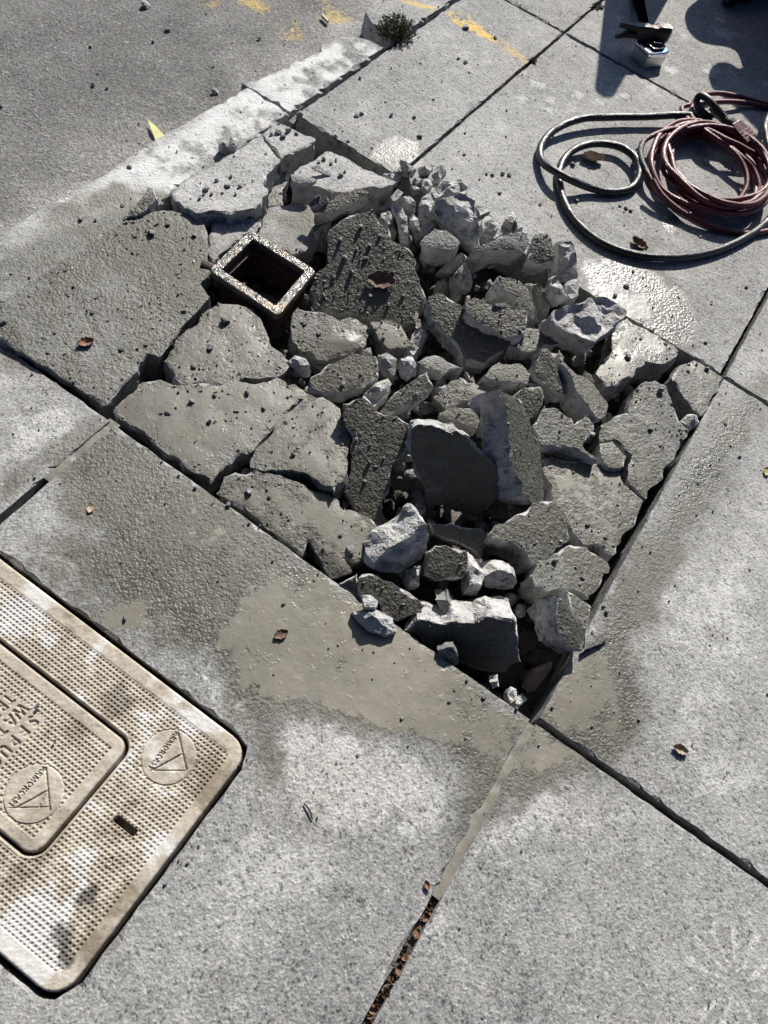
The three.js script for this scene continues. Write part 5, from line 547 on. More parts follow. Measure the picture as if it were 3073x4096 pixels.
// ---------------------------------------------------------------- the broken pieces of pavement
const built = [];
CHUNKS.forEach((c, k) => {
  c.s = 1.7 + k * 0.917;
  const r = pieceGeo(c), o = c.o;
  const sideM = o.brown ? M.brown : (o.dark && c.k === 'rough') || o.slurry >= .3 || o.jag ? M.fractureWet : M.fracture;
  const m = mesh(c.k === 'rough' ? 'concrete_rubble' : 'pavement_fragment', r.geo, [c.k === 'rough' || o.brown ? sideM : M.near, sideM]);
  m.position.copy(r.C); tag(m, c.l, c.k === 'rough' ? 'rubble' : 'slab fragment', c.k === 'rough' ? 'stones of the rubble heap' : 'broken pavement pieces in the hole');
  built.push({ ...r, c });
});

// crumbs
function stoneGeo(s, flatK = 0.7, det = 2) {
  const g = mergeVertices(new THREE.IcosahedronGeometry(1, det).deleteAttribute('uv').deleteAttribute('normal')), p = g.attributes.position, uv = [];
  const pl = []; for (let k = 0; k < 9; k++) { const d = V(rr(-1, 1), rr(-1, 1), rr(-1, 1)).normalize(); pl.push([d, rr(.42, .8)]); }
  for (let i = 0; i < p.count; i++) {
    const d = V(p.getX(i), p.getY(i), p.getZ(i)); let r = 1; for (const [q, e] of pl) { const c = d.dot(q); if (c > .05) r = Math.min(r, e / c); }
    r += 0.1 * fb3(d.x * 3.5 + s, d.y * 3.5, d.z * 3.5, 3); p.setXYZ(i, d.x * r, d.y * r * flatK, d.z * r * .85); uv.push(d.x * .04 + s, d.y * .04 + d.z * .05);
  }
  g.setAttribute('uv', new THREE.Float32BufferAttribute(uv, 2)); const q = g.toNonIndexed(); return toCreasedNormals(q, .3);
}
const stones = []; for (let k = 0; k < 10; k++) stones.push(stoneGeo(k * 3.7, rr(.45, .8), 2));
const tiny = []; for (let k = 0; k < 4; k++) tiny.push(stoneGeo(k * 5.1 + 50, rr(.6, .8), k % 2 ? 1 : 0));
CRUMBS.forEach(([x, y, z, s, zone, hostAt]) => {
  const host = hostAt >= 0 ? (zone === 6 ? 'pale' : 'muddy') + ' crumb on the ' + CHUNKS[hostAt].l.split(' ').slice(0, 12).join(' ').replace(/ (a|the|by|on|it|of|in|with|and|to)$/, '').replace(/,$/, '') : undefined;
  const m = mesh('concrete_crumb', stones[Math.floor(rnd() * stones.length)], rnd() < (zone === 2 || zone === 3 ? .7 : zone === 6 ? 0 : .2) ? M.fractureWet : M.fracture);
  m.scale.setScalar(s); m.rotation.set(rr(-.3, .3), rr(0, 6.28), rr(-.3, .3)); m.position.set(x, y + s * .3, z);
  const [l, g] = ZONES[zone]; tag(m, host ?? l, 'crumb', host ? 'crumbs ' + host.slice(host.indexOf(' on ') + 1) : g);
});
// grit that nobody could count
function grit(name, geo, mat, items, label) {
  const im = new THREE.InstancedMesh(geo, mat, items.length), q = new THREE.Object3D(); im.name = numbered(name); im.castShadow = im.receiveShadow = true; im.userData.kind = 'stuff'; im.userData.label = label; im.userData.category = 'grit';
  items.forEach(([x, y, z, s], i) => { q.position.set(x, y, z); q.rotation.set(rr(0, 6), rr(0, 6), rr(0, 6)); q.scale.setScalar(s); q.updateMatrix(); im.setMatrixAt(i, q.matrix); }); scene.add(im); return im;
}
const onTop = [[], []];
for (const b of built) {
  if (b.c.k === 'rough') continue;
  let xa = 1e9, xb = -1e9, ya = 1e9, yb = -1e9, A = 0; for (let a = 0, q = b.rim.length - 1; a < b.rim.length; q = a++) { const [x, y] = b.rim[a]; xa = Math.min(xa, x); xb = Math.max(xb, x); ya = Math.min(ya, y); yb = Math.max(yb, y); A += b.rim[q][0] * y - x * b.rim[q][1]; }
  const num = Math.min(1500, Math.abs(A) / 2 * (b.c.o.dry ? 5000 : b.c.l.includes('gritty') || b.c.l.includes('lumpy') ? 22000 : 16000));
  for (let k = 0; k < num; k++) { const x = rr(xa, xb), y = rr(ya, yb); if (!insideP(b.rim, x, y)) continue; if (fb3(x * 14 + b.c.s, y * 14, 2, 2) < rr(-.5, .25)) continue; const s = .0009 + .0042 * Math.pow(rnd(), 5), p = b.C.clone().addScaledVector(b.u, x).addScaledVector(b.v, y); p.addScaledVector(b.n, b.c.o.dry ? s * .35 : -s * .1); onTop[b.c.o.dry ? 0 : 1].push([p.x, p.y, p.z, s]); }
}
grit('dry_grit', tiny[0], M.fracture, onTop[0], 'fine pale grit scattered on the dry fragments');
grit('muddy_grit', tiny[1], M.mudGrit, onTop[1], 'fine muddy grit stuck on the wet fragments');
const loose = [[], []];
for (let k = 0; k < 9000; k++) {
  const x = rr(-1.1, .95), z = rr(-2.6, .4); if (x > PIT[0] && x < PIT[1] && z > PIT[2] && z < PIT[3]) continue;
  if (x > BOX[0] && x < BOX[1] && z > BOX[2] && z < BOX[3] && rnd() < .8) continue;
  const dx = Math.max(PIT[0] - x, 0, x - PIT[1]), dz = Math.max(PIT[2] - z, 0, z - PIT[3]), dd = Math.hypot(dx, dz); if (rnd() > Math.exp(-dd * (z < -1 ? 2.6 : 5)) * .75 + .05) continue;
  const s = .0008 + .0032 * Math.pow(rnd(), 5); loose[fld('wet', x, z) > .4 ? 1 : 0].push([x, s * .35, z, s]);
}
grit('dry_grit', tiny[2], M.fracture, loose[0], 'fine grit scattered on the dry pavement');
grit('muddy_grit', tiny[3], M.mudGrit, loose[1], 'fine grit stuck in the wet slurry on the pavement');
const roadGrit = []; for (let k = 0; k < 500; k++) { const x = rr(-1.9, -1.1), z = rr(-2.8, -.4); roadGrit.push([x, -.061, z, .0012 + .004 * Math.pow(rnd(), 4)]); }
grit('road_grit', tiny[2], M.fracture, roadGrit, 'fine pale grit scattered on the road');
const fill = []; for (let k = 0; k < 1500; k++) { const x = rr(-.93, .21), z = rr(-1.36, -.49); fill.push([x, rr(-.13, -.095) + .02 * fb3(x * 8, 0, z * 8), z, rr(.008, .03)]); }
{ const f2 = []; for (let k = 0; k < 420; k++) { const x = rr(-.55, .15), z = rr(-1.34, -.55); f2.push([x, rr(-.075, -.035), z, rr(.006, .02)]); } grit('rubble_fill', stones[6], M.fracture, f2, 'loose pale rubble packed between the broken pieces'); }
grit('rubble_bed', stones[3], M.soil, fill, 'dark loose rubble filling the bottom of the hole');

// ---------------------------------------------------------------- cast meter box: cover and reading lid, both relief meshes
const LID = [-0.63, -0.243, -0.0855, 0.0895], CELL = 0.0062;
const sdRound = (x, z, [x0, x1, z0, z1], r) => { const qx = Math.abs(x - (x0 + x1) / 2) - (x1 - x0) / 2 + r, qz = Math.abs(z - (z0 + z1) / 2) - (z1 - z0) / 2 + r; return Math.hypot(Math.max(qx, 0), Math.max(qz, 0)) + Math.min(Math.max(qx, qz), 0) - r; };
// what is cut into the lids, drawn flat at 2.6 pixels a millimetre
const CW = 1600, CHh = 1000, CPX = 2600, cvs = document.createElement('canvas'); cvs.width = CW; cvs.height = CHh;
const ctx = cvs.getContext('2d'), toC = (x, z) => [(x - BOX[0]) * CPX, (z - BOX[2]) * CPX];
ctx.fillStyle = '#000'; ctx.fillRect(0, 0, CW, CHh); ctx.strokeStyle = ctx.fillStyle = '#fff'; ctx.lineCap = 'round';
EMB.forEach(([[ex, ez], segs], k) => {
  for (const [i, s] of segs.entries()) { if (k === 0 && i === 3) continue; ctx.lineWidth = (i === 1 || i === 0 ? 0.0022 : 0.0009) * CPX; ctx.beginPath(); s.forEach(([dx, dz], q) => { const [a, b] = toC(ex + dx, ez + dz); q ? ctx.lineTo(a, b) : ctx.moveTo(a, b); }); ctx.stroke(); }
  const a = segs[0][0], b = segs[2][0], L = Math.hypot(b[0] - a[0], b[1] - a[1]);
  ctx.save(); const [tx, tz] = toC(ex + (a[0] + b[0]) / 2 - .0015, ez + (a[1] + b[1]) / 2); ctx.translate(tx, tz); ctx.rotate(Math.atan2(b[1] - a[1], b[0] - a[0]));
  ctx.font = 'bold ' + Math.round(0.0105 * CPX) + 'px sans-serif'; ctx.textAlign = 'center'; ctx.textBaseline = 'middle';
  const w = ctx.measureText('ARMORCAST').width; ctx.scale(L * 0.98 * CPX / w, 1); ctx.fillText('ARMORCAST', 0, -2); ctx.restore();
});
['SFPUC', 'WATER', 'TRAFFIC'].forEach((word, k) => {
  ctx.font = 'bold ' + Math.round(0.0235 * CPX) + 'px sans-serif'; ctx.textAlign = 'center'; ctx.textBaseline = 'middle';
  [...word].forEach((l, i) => { const n = word.length, pitch = n > 5 ? 0.0118 : 0.0163; const [a, b] = toC(-0.3705 - 0.0235 * k, (i - (n - 1) / 2) * pitch); ctx.save(); ctx.translate(a, b); ctx.rotate(Math.PI / 2); if (n > 5) ctx.scale(.72, 1); else ctx.scale(.86, 1); ctx.fillText(l, 0, 0); ctx.restore(); });
});
const cut2 = ctx.getImageData(0, 0, CW, CHh).data;
const engraved = (x, z) => { const a = Math.round((x - BOX[0]) * CPX), b = Math.round((z - BOX[2]) * CPX); return a < 0 || b < 0 || a >= CW || b >= CHh ? 0 : cut2[(b * CW + a) * 4] / 255; };
const waffle = (x, z) => { const a = Math.abs(((x / CELL) % 1 + 1) % 1 - .5) * 2, b = Math.abs(((z / CELL) % 1 + 1) % 1 - .5) * 2, m = Math.max(a, b); return -0.0034 * (1 - clamp(m / .74)); };
function relief(area, r, hole, border, plain, res) {
  const [x0, x1, z0, z1] = area, nx = Math.round((x1 - x0 + .004) / res), nz = Math.round((z1 - z0 + .004) / res), P = [], uv = [], I = [], skip = new Uint8Array((nx + 1) * (nz + 1));
  for (let j = 0; j <= nz; j++) for (let i = 0; i <= nx; i++) {
    const x = x0 - .002 + i * res, z = z0 - .002 + j * res; let sd = sdRound(x, z, area, r), h = 0; const ho = hole ? -sdRound(x, z, hole, r * .75) : -1;
    const e = Math.max(sd, ho);
    if (sd < -border && ho < -.004) {
      let flat = false;
      for (const [[ex, ez]] of EMB) { const q = Math.hypot(x - ex, z - ez); if (q < .0385) { flat = true; h = q > .0368 ? -.0014 : 0; } }
      if (plain && x > plain[0] && x < plain[1] && z > plain[2] && z < plain[3]) { flat = true; h = -.0006; }
      if (!flat) h = waffle(x, z) * (1 - .35 * sst(.2, .9, smp(TD, x * 2, z * 2)));
      h -= engraved(x, z) * .0024;
      h -= .0006;
    }
    if (e > -.004) h -= .004 - Math.sqrt(Math.max(0, .004 * .004 - (e + .004) ** 2));
    const inSlot = SLOT && sdRound(x, z, [-.1955, -.1605, -.0085, .0005], .003) < 0; if (inSlot) h = -.026;
    h += .00035 * smp(TF, x, z) + .0007 * smp(TB, x * 1.5, z * 1.5);
    if (e > 0) { h = -.03; if (e > res * 2.5) skip[j * (nx + 1) + i] = 1; }
    P.push(x, h, z); uv.push((x - BOX[0]) / .64, (z - BOX[2]) / .4);
  }
  for (let j = 0; j < nz; j++) for (let i = 0; i < nx; i++) { const a = j * (nx + 1) + i, b = a + 1, c = a + nx + 1, d = c + 1; if (skip[a] && skip[b] && skip[c] && skip[d]) continue; I.push(a, c, b, b, c, d); }
  const g = new THREE.BufferGeometry(); g.setAttribute('position', new THREE.Float32BufferAttribute(P, 3)); g.setAttribute('uv', new THREE.Float32BufferAttribute(uv, 2)); g.setIndex(I); g.computeVertexNormals(); return g;
}
const texL = textures(1024, 640, (i, j, o) => {
  const x = BOX[0] + i / 1024 * .64, z = BOX[2] + j / 640 * .4, m = smp(TB, x * 2, z * 2), d = smp(TD, x * 2, z * 2), l = smp(TC, x * 1.3, z * 1.3), g = smp(TF, x * 2, z * 2);
  let r = .40, gg = .355, b = .285; const q = 1 + .12 * m + .1 * d + .1 * g; r *= q; gg *= q; b *= q;
  const inner = sdRound(x, z, LID, .01) < 0, wk = clamp((inner ? .0 : .8) * sst(0, .55, l + .8 * m + .3 * d) + (inner ? .25 * sst(.5, 1, m + d) : 0)); r = mix(r, .58, wk); gg = mix(gg, .57, wk); b = mix(b, .54, wk);
  const bk = sst(.2, .8, -l * .7 - .6 * m - .2 * d) * (inner ? .35 : .75); r *= 1 - .5 * bk; gg *= 1 - .56 * bk; b *= 1 - .64 * bk;
  for (const [sx, sz, sr] of [[-.155, .132, .022], [-.16, .085, .02], [-.13, .15, .016], [-.30, -.12, .03]]) { const k = sst(sr, sr * .4, Math.hypot(x - sx, z - sz) + .006 * d) * (sx < -.2 ? .35 : .72); r *= 1 - k; gg *= 1 - k; b *= 1 - k; }
  o[0] = r; o[1] = gg; o[2] = b; o[3] = .88; o[4] = .5 + .2 * g + .15 * d;
});
M.lid = texMat(texL, 0.0008);
const coverG = group('meter_box_cover'); coverG.position.set((BOX[0] + BOX[1]) / 2, 0, 0); tag(coverG, 'tan cast water meter box cover with waffle grid, round emblem and dark slot', 'meter box');
{ const g = relief(BOX, .032, [LID[0] - .004, LID[1] + .004, LID[2] - .004, LID[3] + .004], .021, null, .001); const m = mesh('cover_plate', g, M.lid, coverG); m.position.set(-coverG.position.x, .004, 0); }
{ const g = new THREE.BoxGeometry(LID[1] - LID[0] + .03, .02, LID[3] - LID[2] + .03); const m = mesh('lid_recess', g, M.soil, coverG); m.position.set((LID[0] + LID[1]) / 2 - coverG.position.x, -.045, (LID[2] + LID[3]) / 2); }
{ const g = new THREE.BoxGeometry(BOX[1] - BOX[0] - .004, .03, BOX[3] - BOX[2] - .004); const m = mesh('base', g, M.soil, coverG); m.position.set(0, -.08, .004); }
{ const g = relief(LID, .02, null, .017, [-.426, -.3585, -.0445, .0445], .00095); const m = mesh('meter_reading_lid', g, M.lid); m.position.y = .005; tag(m, 'inner tan lid lettered SFPUC WATER set into the meter box cover', 'lid'); }

// ---------------------------------------------------------------- iron frame over the opening
{
  const c = V(0, 0, 0); FRAME.forEach((p) => c.add(V(...p))); c.multiplyScalar(.25);
  const fg = group('iron_frame', c.x, c.y, c.z); tag(fg, 'square iron frame glistening with wet mud over an open hole', 'frame');
  const P = FRAME.map((p) => [p[0] - c.x, p[2] - c.z]);
  const ins = (w) => P.map((p, i) => { const a = P[(i + 3) % 4], b = P[(i + 1) % 4], L1 = Math.hypot(a[0] - p[0], a[1] - p[1]), L2 = Math.hypot(b[0] - p[0], b[1] - p[1]); return [p[0] + w * ((a[0] - p[0]) / L1 + (b[0] - p[0]) / L2), p[1] + w * ((a[1] - p[1]) / L1 + (b[1] - p[1]) / L2)]; });
  const rounded = (Q, r, S) => { Q.forEach((p, i) => { const a = Q[(i + 3) % 4], b = Q[(i + 1) % 4], L1 = Math.hypot(a[0] - p[0], a[1] - p[1]), L2 = Math.hypot(b[0] - p[0], b[1] - p[1]); const s = [p[0] + (a[0] - p[0]) / L1 * r, p[1] + (a[1] - p[1]) / L1 * r], e = [p[0] + (b[0] - p[0]) / L2 * r, p[1] + (b[1] - p[1]) / L2 * r]; i ? S.lineTo(s[0], s[1]) : S.moveTo(s[0], s[1]); S.quadraticCurveTo(p[0], p[1], e[0], e[1]); }); S.closePath(); return S; };
  const ringG = (wo, wi, depth, bev) => { const S = rounded(ins(wo), .012, new THREE.Shape()); S.holes.push(rounded(ins(wi), .004, new THREE.Path())); const g = new THREE.ExtrudeGeometry(S, { depth, bevelEnabled: bev > 0, bevelSize: bev, bevelThickness: bev, bevelSegments: 2, curveSegments: 6 }); g.rotateX(Math.PI / 2); const p = g.attributes.position, uv = g.attributes.uv; for (let i = 0; i < p.count; i++) uv.setXY(i, (p.getX(i) + p.getY(i)) * 4, (p.getZ(i) + p.getY(i) * .5) * 4); return g; };
  const texI = textures(512, 512, (i, j, o) => { const x = i / 512, y = j / 512, m = smp(TB, x, y), d = smp(TD, x, y), g = smp(TF, x, y); const ru = sst(.2, .9, m + .3 * d); o[0] = .075 + .03 * ru; o[1] = .07 + .01 * ru; o[2] = .062 - .006 * ru; o[3] = .2 + .12 * d; o[4] = .5 + .22 * d + .16 * g + .12 * m; });
  const texQ = textures(256, 256, (i, j, o) => { const x = i / 256, y = j / 256, m = smp(TB, x, y), d = smp(TD, x, y); o[0] = .07 + .035 * m; o[1] = .04 + .014 * m; o[2] = .03 + .008 * d; o[3] = .8; o[4] = .5 + .3 * d; });
  M.iron = texMat(texI, .0022, { metalness: .3, color: new THREE.Color(1.6, 1.58, 1.55) }); M.rust = texMat(texQ, .002);
  mesh('rim', ringG(.001, .0165, .012, .002), M.iron, fg);
  const inner = mesh('seat_ledge', ringG(.0155, .026, .006, 0), M.rust, fg); inner.position.y = -.02;
  const wall = mesh('box_wall', ringG(.011, .019, .06, 0), M.rust, fg); wall.position.y = -.0145;
  const lug = mesh('rusty_lug', new THREE.CylinderGeometry(.014, .014, .05, 16), M.rust, fg); lug.rotation.z = 1.3; lug.rotation.y = .5; lug.position.set(-.088, -.022, .052);
}
// pipe stub and mud in the opening
{ const c = V(0, 0, 0); FRAME.forEach((p) => c.add(V(...p))); c.multiplyScalar(.25); const g = new THREE.TorusGeometry(.04, .014, 12, 30); g.rotateX(1.35); const m = mesh('pipe_bend', g, M.iron); m.position.set(c.x + .01, -.085, c.z + .01); tag(m, 'dark muddy pipe bend down inside the iron frame', 'pipe'); }

// ---------------------------------------------------------------- cables
const tube = (pts, r, seg, rad = 12) => new THREE.TubeGeometry(new THREE.CatmullRomCurve3(pts.map((p) => V(...p)), false, 'centripetal'), seg, r, rad, false);
const noisy = (g, amp, f) => { const p = g.attributes.position, n = g.attributes.normal; for (let i = 0; i < p.count; i++) { const e = amp * fb3(p.getX(i) * f, p.getY(i) * f, p.getZ(i) * f, 2); p.setXYZ(i, p.getX(i) + n.getX(i) * e, p.getY(i) + n.getY(i) * e, p.getZ(i) + n.getZ(i) * e); } return g; };
const texC = (r0, g0, b0, r1, g1, b1, ro) => textures(512, 256, (i, j, o) => { const x = i / 512, y = j / 256, m = smp(TB, x, y), d = smp(TD, x, y), g = smp(TF, x, y), k = sst(-.2, 1, .6 * m + .5 * d) * .8; o[0] = mix(r0, r1, k); o[1] = mix(g0, g1, k); o[2] = mix(b0, b1, k); o[3] = ro + .12 * d + .1 * k; o[4] = .5 + .25 * d + .15 * g; });
const tB = texC(.011, .012, .011, .032, .032, .029, .4), tR = texC(.1, .011, .014, .15, .038, .038, .4); for (const t of [...tB, ...tR]) t.repeat.set(9, 1);
M.blackRubber = texMat(tB, .0006); M.redRubber = texMat(tR, .0006);
{
  const c0 = BLACK[20], g = group('black_cable', c0[0], 0, c0[2]); tag(g, 'thick black power cable looped on the pavement', 'cable');
  const put = (o) => { o.position.set(-c0[0], 0, -c0[2]); return o; };
  put(mesh('cable', noisy(tube(BLACK, .0093, 700, 14), .0008, 25), M.blackRubber, g));
  // strain relief and plug body
  const [a, b, c, d] = PLUG.map((p) => V(...p)), dir = d.clone().sub(a).normalize();
  const lathe = (prof, sides, from, name, mat) => { const geo = new THREE.LatheGeometry(prof.map(([r, y]) => new THREE.Vector2(r, y)), sides); geo.applyQuaternion(new THREE.Quaternion().setFromUnitVectors(V(0, 1, 0), dir)); geo.translate(from.x, from.y, from.z); return put(mesh(name, geo, mat, g)); };
  const rib = [[.0001, 0]]; for (let k = 0; k < 7; k++) rib.push([.0125, k * .007], [.0125, k * .007 + .0035], [.0105, k * .007 + .0036], [.0105, k * .007 + .0069]); rib.push([.016, .05], [.0185, .065], [.0185, .095], [.0001, .096]);
  lathe(rib, 20, a.clone().addScaledVector(dir, -.01), 'strain_relief', M.blackRubber);
}
const redG = group('red_cord', COIL[0], 0, COIL[2]); tag(redG, 'dusty red extension cord wound in a flat coil', 'cord');
const putR = (o) => { o.position.set(-COIL[0], 0, -COIL[2]); return o; };
{
  const pts = [], turns = 8.4, per = 14, J1 = [], J2 = [], J3 = []; for (let k = 0; k < 12; k++) { J1.push(rr(-.022, .022)); J2.push(rr(-.03, .03)); J3.push(rr(.118, .162)); }
  for (let k = 0; k <= turns * per; k++) {
    const t = k / per, i = Math.floor(t), f = t - i, an = t * 6.283 + 2.4, cx = mix(J1[i], J1[i + 1], f), cz = mix(J2[i], J2[i + 1], f), r = mix(J3[i], J3[i + 1], f) + .006 * Math.sin(an * 3.1 + i);
    const y = .0075 + .0048 * t + .012 * Math.max(0, fb3(t * 2.3, 4, 1, 2)) + .004 * Math.sin(an * 2 + i * 1.7);
    pts.push([COIL[0] + .005 + cx + r * 1.02 * Math.cos(an), Math.max(.0072, y), COIL[2] - .02 + cz + r * 1.22 * Math.sin(an)]);
  }
  putR(mesh('coil', tube(pts, .0068, 1300, 10), M.redRubber, redG));
  const names = ['tail', 'tail', 'tail', 'loop', 'tail', 'taped_length']; RED.forEach((p, k) => putR(mesh(names[k], tube(p, .0068, 120, 10), M.redRubber, redG)));
  const w = tube(SPLICE, .0079, 60, 10); const q = w.attributes.position; for (let i = 0; i < q.count; i++) q.setY(i, q.getY(i) + .0004 * Math.sin(i * .9));
  const tp = putR(mesh('tape_wrap', w, M.blackRubber, redG)); tp.userData.label = 'black tape wrapped round the red cord';
  // socket end: a ribbed block clamped to the plug
  const [a, b, c, d] = PLUG.map((p) => V(...p)), dir = d.clone().sub(a).normalize(), S = new THREE.Shape(); S.moveTo(-.017, 0); S.lineTo(-.022, .02); S.lineTo(-.026, .062); S.lineTo(.026, .062); S.lineTo(.022, .02); S.lineTo(.017, 0); S.closePath();
  const g = new THREE.ExtrudeGeometry(S, { depth: .03, bevelEnabled: true, bevelSize: .003, bevelThickness: .003, bevelSegments: 2 }); g.translate(0, 0, -.015);
  const side = new THREE.Vector3().crossVectors(dir, V(0, 1, 0)).normalize(), up = new THREE.Vector3().crossVectors(side, dir); g.applyMatrix4(new THREE.Matrix4().makeBasis(side, dir, up)); g.translate(b.x + dir.x * .02, b.y + dir.y * .02, b.z + dir.z * .02);
  const sock = putR(mesh('socket', g, texMat(tR, .0006, { color: new THREE.Color(.5, .5, .5) }), redG)); sock.userData.label = 'dark red socket block pushed onto the black plug';
  for (let k = 0; k < 3; k++) { const rg = new THREE.BoxGeometry(.056, .004, .038); rg.applyMatrix4(new THREE.Matrix4().makeBasis(side, dir, up)); const e = .05 + k * .011; rg.translate(b.x + dir.x * e, b.y + dir.y * e, b.z + dir.z * e); const o = mesh('rib', rg, M.redRubber, sock); o.position.set(0, 0, 0); }
}

// ---------------------------------------------------------------- claw hammer leaning on a tape measure
{
  const [cl, mid, fa, ha, h1, h2] = HAM.map((p) => V(...p)), g = group('claw_hammer', mid.x, mid.y, mid.z); tag(g, 'rusty claw hammer with its head resting on the chrome tape measure', 'hammer');
  const ax = fa.clone().sub(cl), L = ax.length(); ax.normalize(); let hd = h2.clone().sub(ha); const HL = hd.length(); hd.addScaledVector(ax, -hd.dot(ax) * .6).normalize(); const up = new THREE.Vector3().crossVectors(hd, ax).normalize(); if (up.y < 0) up.negate(); hd = new THREE.Vector3().crossVectors(ax, up);
  const bx = new THREE.Matrix4().makeBasis(ax, up, hd); const texH = textures(256, 256, (i, j, o) => { const x = i / 256, y = j / 256, m = smp(TB, x, y), d = smp(TD, x, y), k = sst(-.3, .6, m + .3 * d); o[0] = mix(.028, .06, k); o[1] = mix(.023, .032, k); o[2] = mix(.02, .02, k); o[3] = .5 + .15 * d; o[4] = .5 + .3 * d; });
  M.hammer = texMat(texH, .0006, { metalness: .35 });
  // head along local x: face at +x, claws at -x, handle along +z; sections [x, half height y, half width z, z offset]
  const loft = (secs, n = 14) => { const P = [], I = [], uv = []; secs.forEach(([x, hy, hz, oz, oy = 0]) => { for (let k = 0; k < n; k++) { const a = k / n * 6.283, c = Math.cos(a), s = Math.sin(a), q = Math.pow(Math.abs(c) ** 4 + Math.abs(s) ** 4, -.25); P.push(x, oy + hy * s * q, oz + hz * c * q); uv.push(x * 8, k / n); } }); for (let r = 0; r < secs.length - 1; r++) for (let k = 0; k < n; k++) { const a = r * n + k, b = r * n + (k + 1) % n; I.push(a, b, a + n, b, b + n, a + n); } const e = secs.length - 1; P.push(secs[0][0], secs[0][4] ?? 0, secs[0][3], secs[e][0], secs[e][4] ?? 0, secs[e][3]); uv.push(0, 0, 1, 1); const c0 = P.length / 3 - 2; for (let k = 0; k < n; k++) { I.push(c0, (k + 1) % n, k, c0 + 1, e * n + k, e * n + (k + 1) % n); } const q = new THREE.BufferGeometry(); q.setAttribute('position', new THREE.Float32BufferAttribute(P, 3)); q.setAttribute('uv', new THREE.Float32BufferAttribute(uv, 2)); q.setIndex(I); return toCreasedNormals(q.toNonIndexed(), .7); };
  const k = L / 2;
  const put = (name, geo, mat) => { geo.applyMatrix4(bx); return mesh(name, geo, mat, g); };
  const head = put('head', loft([[-.3 * k, .016, .015, 0], [-.1 * k, .019, .018, 0], [.18 * k, .0195, .019, 0], [.35 * k, .016, .0155, 0], [.5 * k, .0165, .016, 0], [.58 * k, .0215, .0215, 0], [.93 * k, .022, .022, 0]]), M.hammer);
  put('face', loft([[.93 * k, .022, .022, 0], [.99 * k, .022, .022, 0], [k, .0195, .0195, 0]]), std({ color: new THREE.Color(.5, .49, .47), metalness: .9, roughness: .28 }));
  for (const s of [-1, 1]) put('claw', loft([[-.25 * k, .008, .015, 0, s * .008], [-.55 * k, .008, .013, -.002, s * .0095], [-.8 * k, .0072, .0095, .001, s * .0125], [-k, .006, .0045, .007, s * .015]]), M.hammer);
  const hd2 = h2.clone().sub(ha), hl = hd2.length() + .1; hd2.normalize(); const side = new THREE.Vector3().crossVectors(V(0, 1, 0), hd2).normalize(), hu = new THREE.Vector3().crossVectors(hd2, side);
  const hg = loft([[0, .0115, .0095, 0], [.05, .0125, .0105, 0], [.12, .0125, .0125, 0], [.2, .015, .015, 0], [hl, .0165, .0165, 0]]); hg.applyMatrix4(new THREE.Matrix4().makeBasis(hd2, hu, side)); hg.translate(ha.x - mid.x, ha.y - mid.y, ha.z - mid.z);
  mesh('handle', hg, texMat(texH, .0008, { color: new THREE.Color(6, 4.2, 3.4) }), g);
}
{
  const c = V(0, 0, 0); TAPE.forEach((p) => c.add(V(...p))); c.multiplyScalar(1 / TAPE.length); const g = group('tape_measure', c.x, 0, c.z); tag(g, 'chrome tape measure under the hammer head', 'tape measure');
  const P = TAPE.map((p) => [p[0] - c.x, -(p[2] - c.z)]);
  const shape = (s) => { const S = new THREE.Shape(), n = P.length; P.forEach((p, i) => { const a = P[(i + n - 1) % n], b = P[(i + 1) % n], q = (u, v, t) => [mix(u[0], v[0], t) * s, mix(u[1], v[1], t) * s], A = q(p, a, .22), B = q(p, b, .22); i ? S.lineTo(...A) : S.moveTo(...A); S.quadraticCurveTo(p[0] * s, p[1] * s, ...B); }); S.closePath(); return S; };
  const ex = (s, d, b) => { const q = new THREE.ExtrudeGeometry(shape(s), { depth: d, bevelEnabled: b > 0, bevelSize: b, bevelThickness: b, bevelSegments: 5, curveSegments: 5 }); q.rotateX(-Math.PI / 2); return q; };
  const chrome = std({ color: new THREE.Color(.75, .75, .74), metalness: 1, roughness: .1 }), satin = std({ color: new THREE.Color(.5, .5, .49), metalness: .85, roughness: .34 });
  mesh('case_top', ex(.95, .006, .004), chrome, g).position.y = .032; mesh('case_body', ex(.985, .022, .0015), satin, g).position.y = .008; mesh('case_bottom', ex(.96, .004, .002), satin, g).position.y = .002;
  const pad = mesh('lock_pad', ex(.5, .004, .002), std({ color: new THREE.Color(.012, .012, .013), roughness: .18 }), g); pad.position.set(.004, .042, .002);
  const btn = mesh('lock_button', new THREE.CapsuleGeometry(.006, .022, 4, 10), std({ color: new THREE.Color(.012, .012, .013), roughness: .15 }), pad); btn.rotation.z = Math.PI / 2; btn.rotation.y = .7; btn.position.set(0, .008, 0);
  // scribbled ink on the front
  const [a, b] = TAPEMARK.map((p) => V(...p)), dir = b.clone().sub(a).setY(0).normalize(), nrm = V(-dir.z, 0, dir.x); if (nrm.z < 0) nrm.negate();
  const ink = []; for (let k = 0; k < 16; k++) { const u = .006 + (k % 6) * .0035 + rr(0, .002), v = .034 - Math.floor(k / 6) * .006 + rr(-.002, .002), p = a.clone().addScaledVector(dir, u).setY(v).addScaledVector(nrm, .0006), e = p.clone().addScaledVector(dir, rr(-.003, .004)); e.y += rr(-.004, .003); ink.push(new THREE.TubeGeometry(new THREE.LineCurve3(p, e), 1, .00035, 4)); }
  const m = mesh('ink_scribble', mergeGeometries(ink), std({ color: new THREE.Color(.01, .01, .012), roughness: .7 }), g); m.position.set(-c.x, 0, -c.z);
}

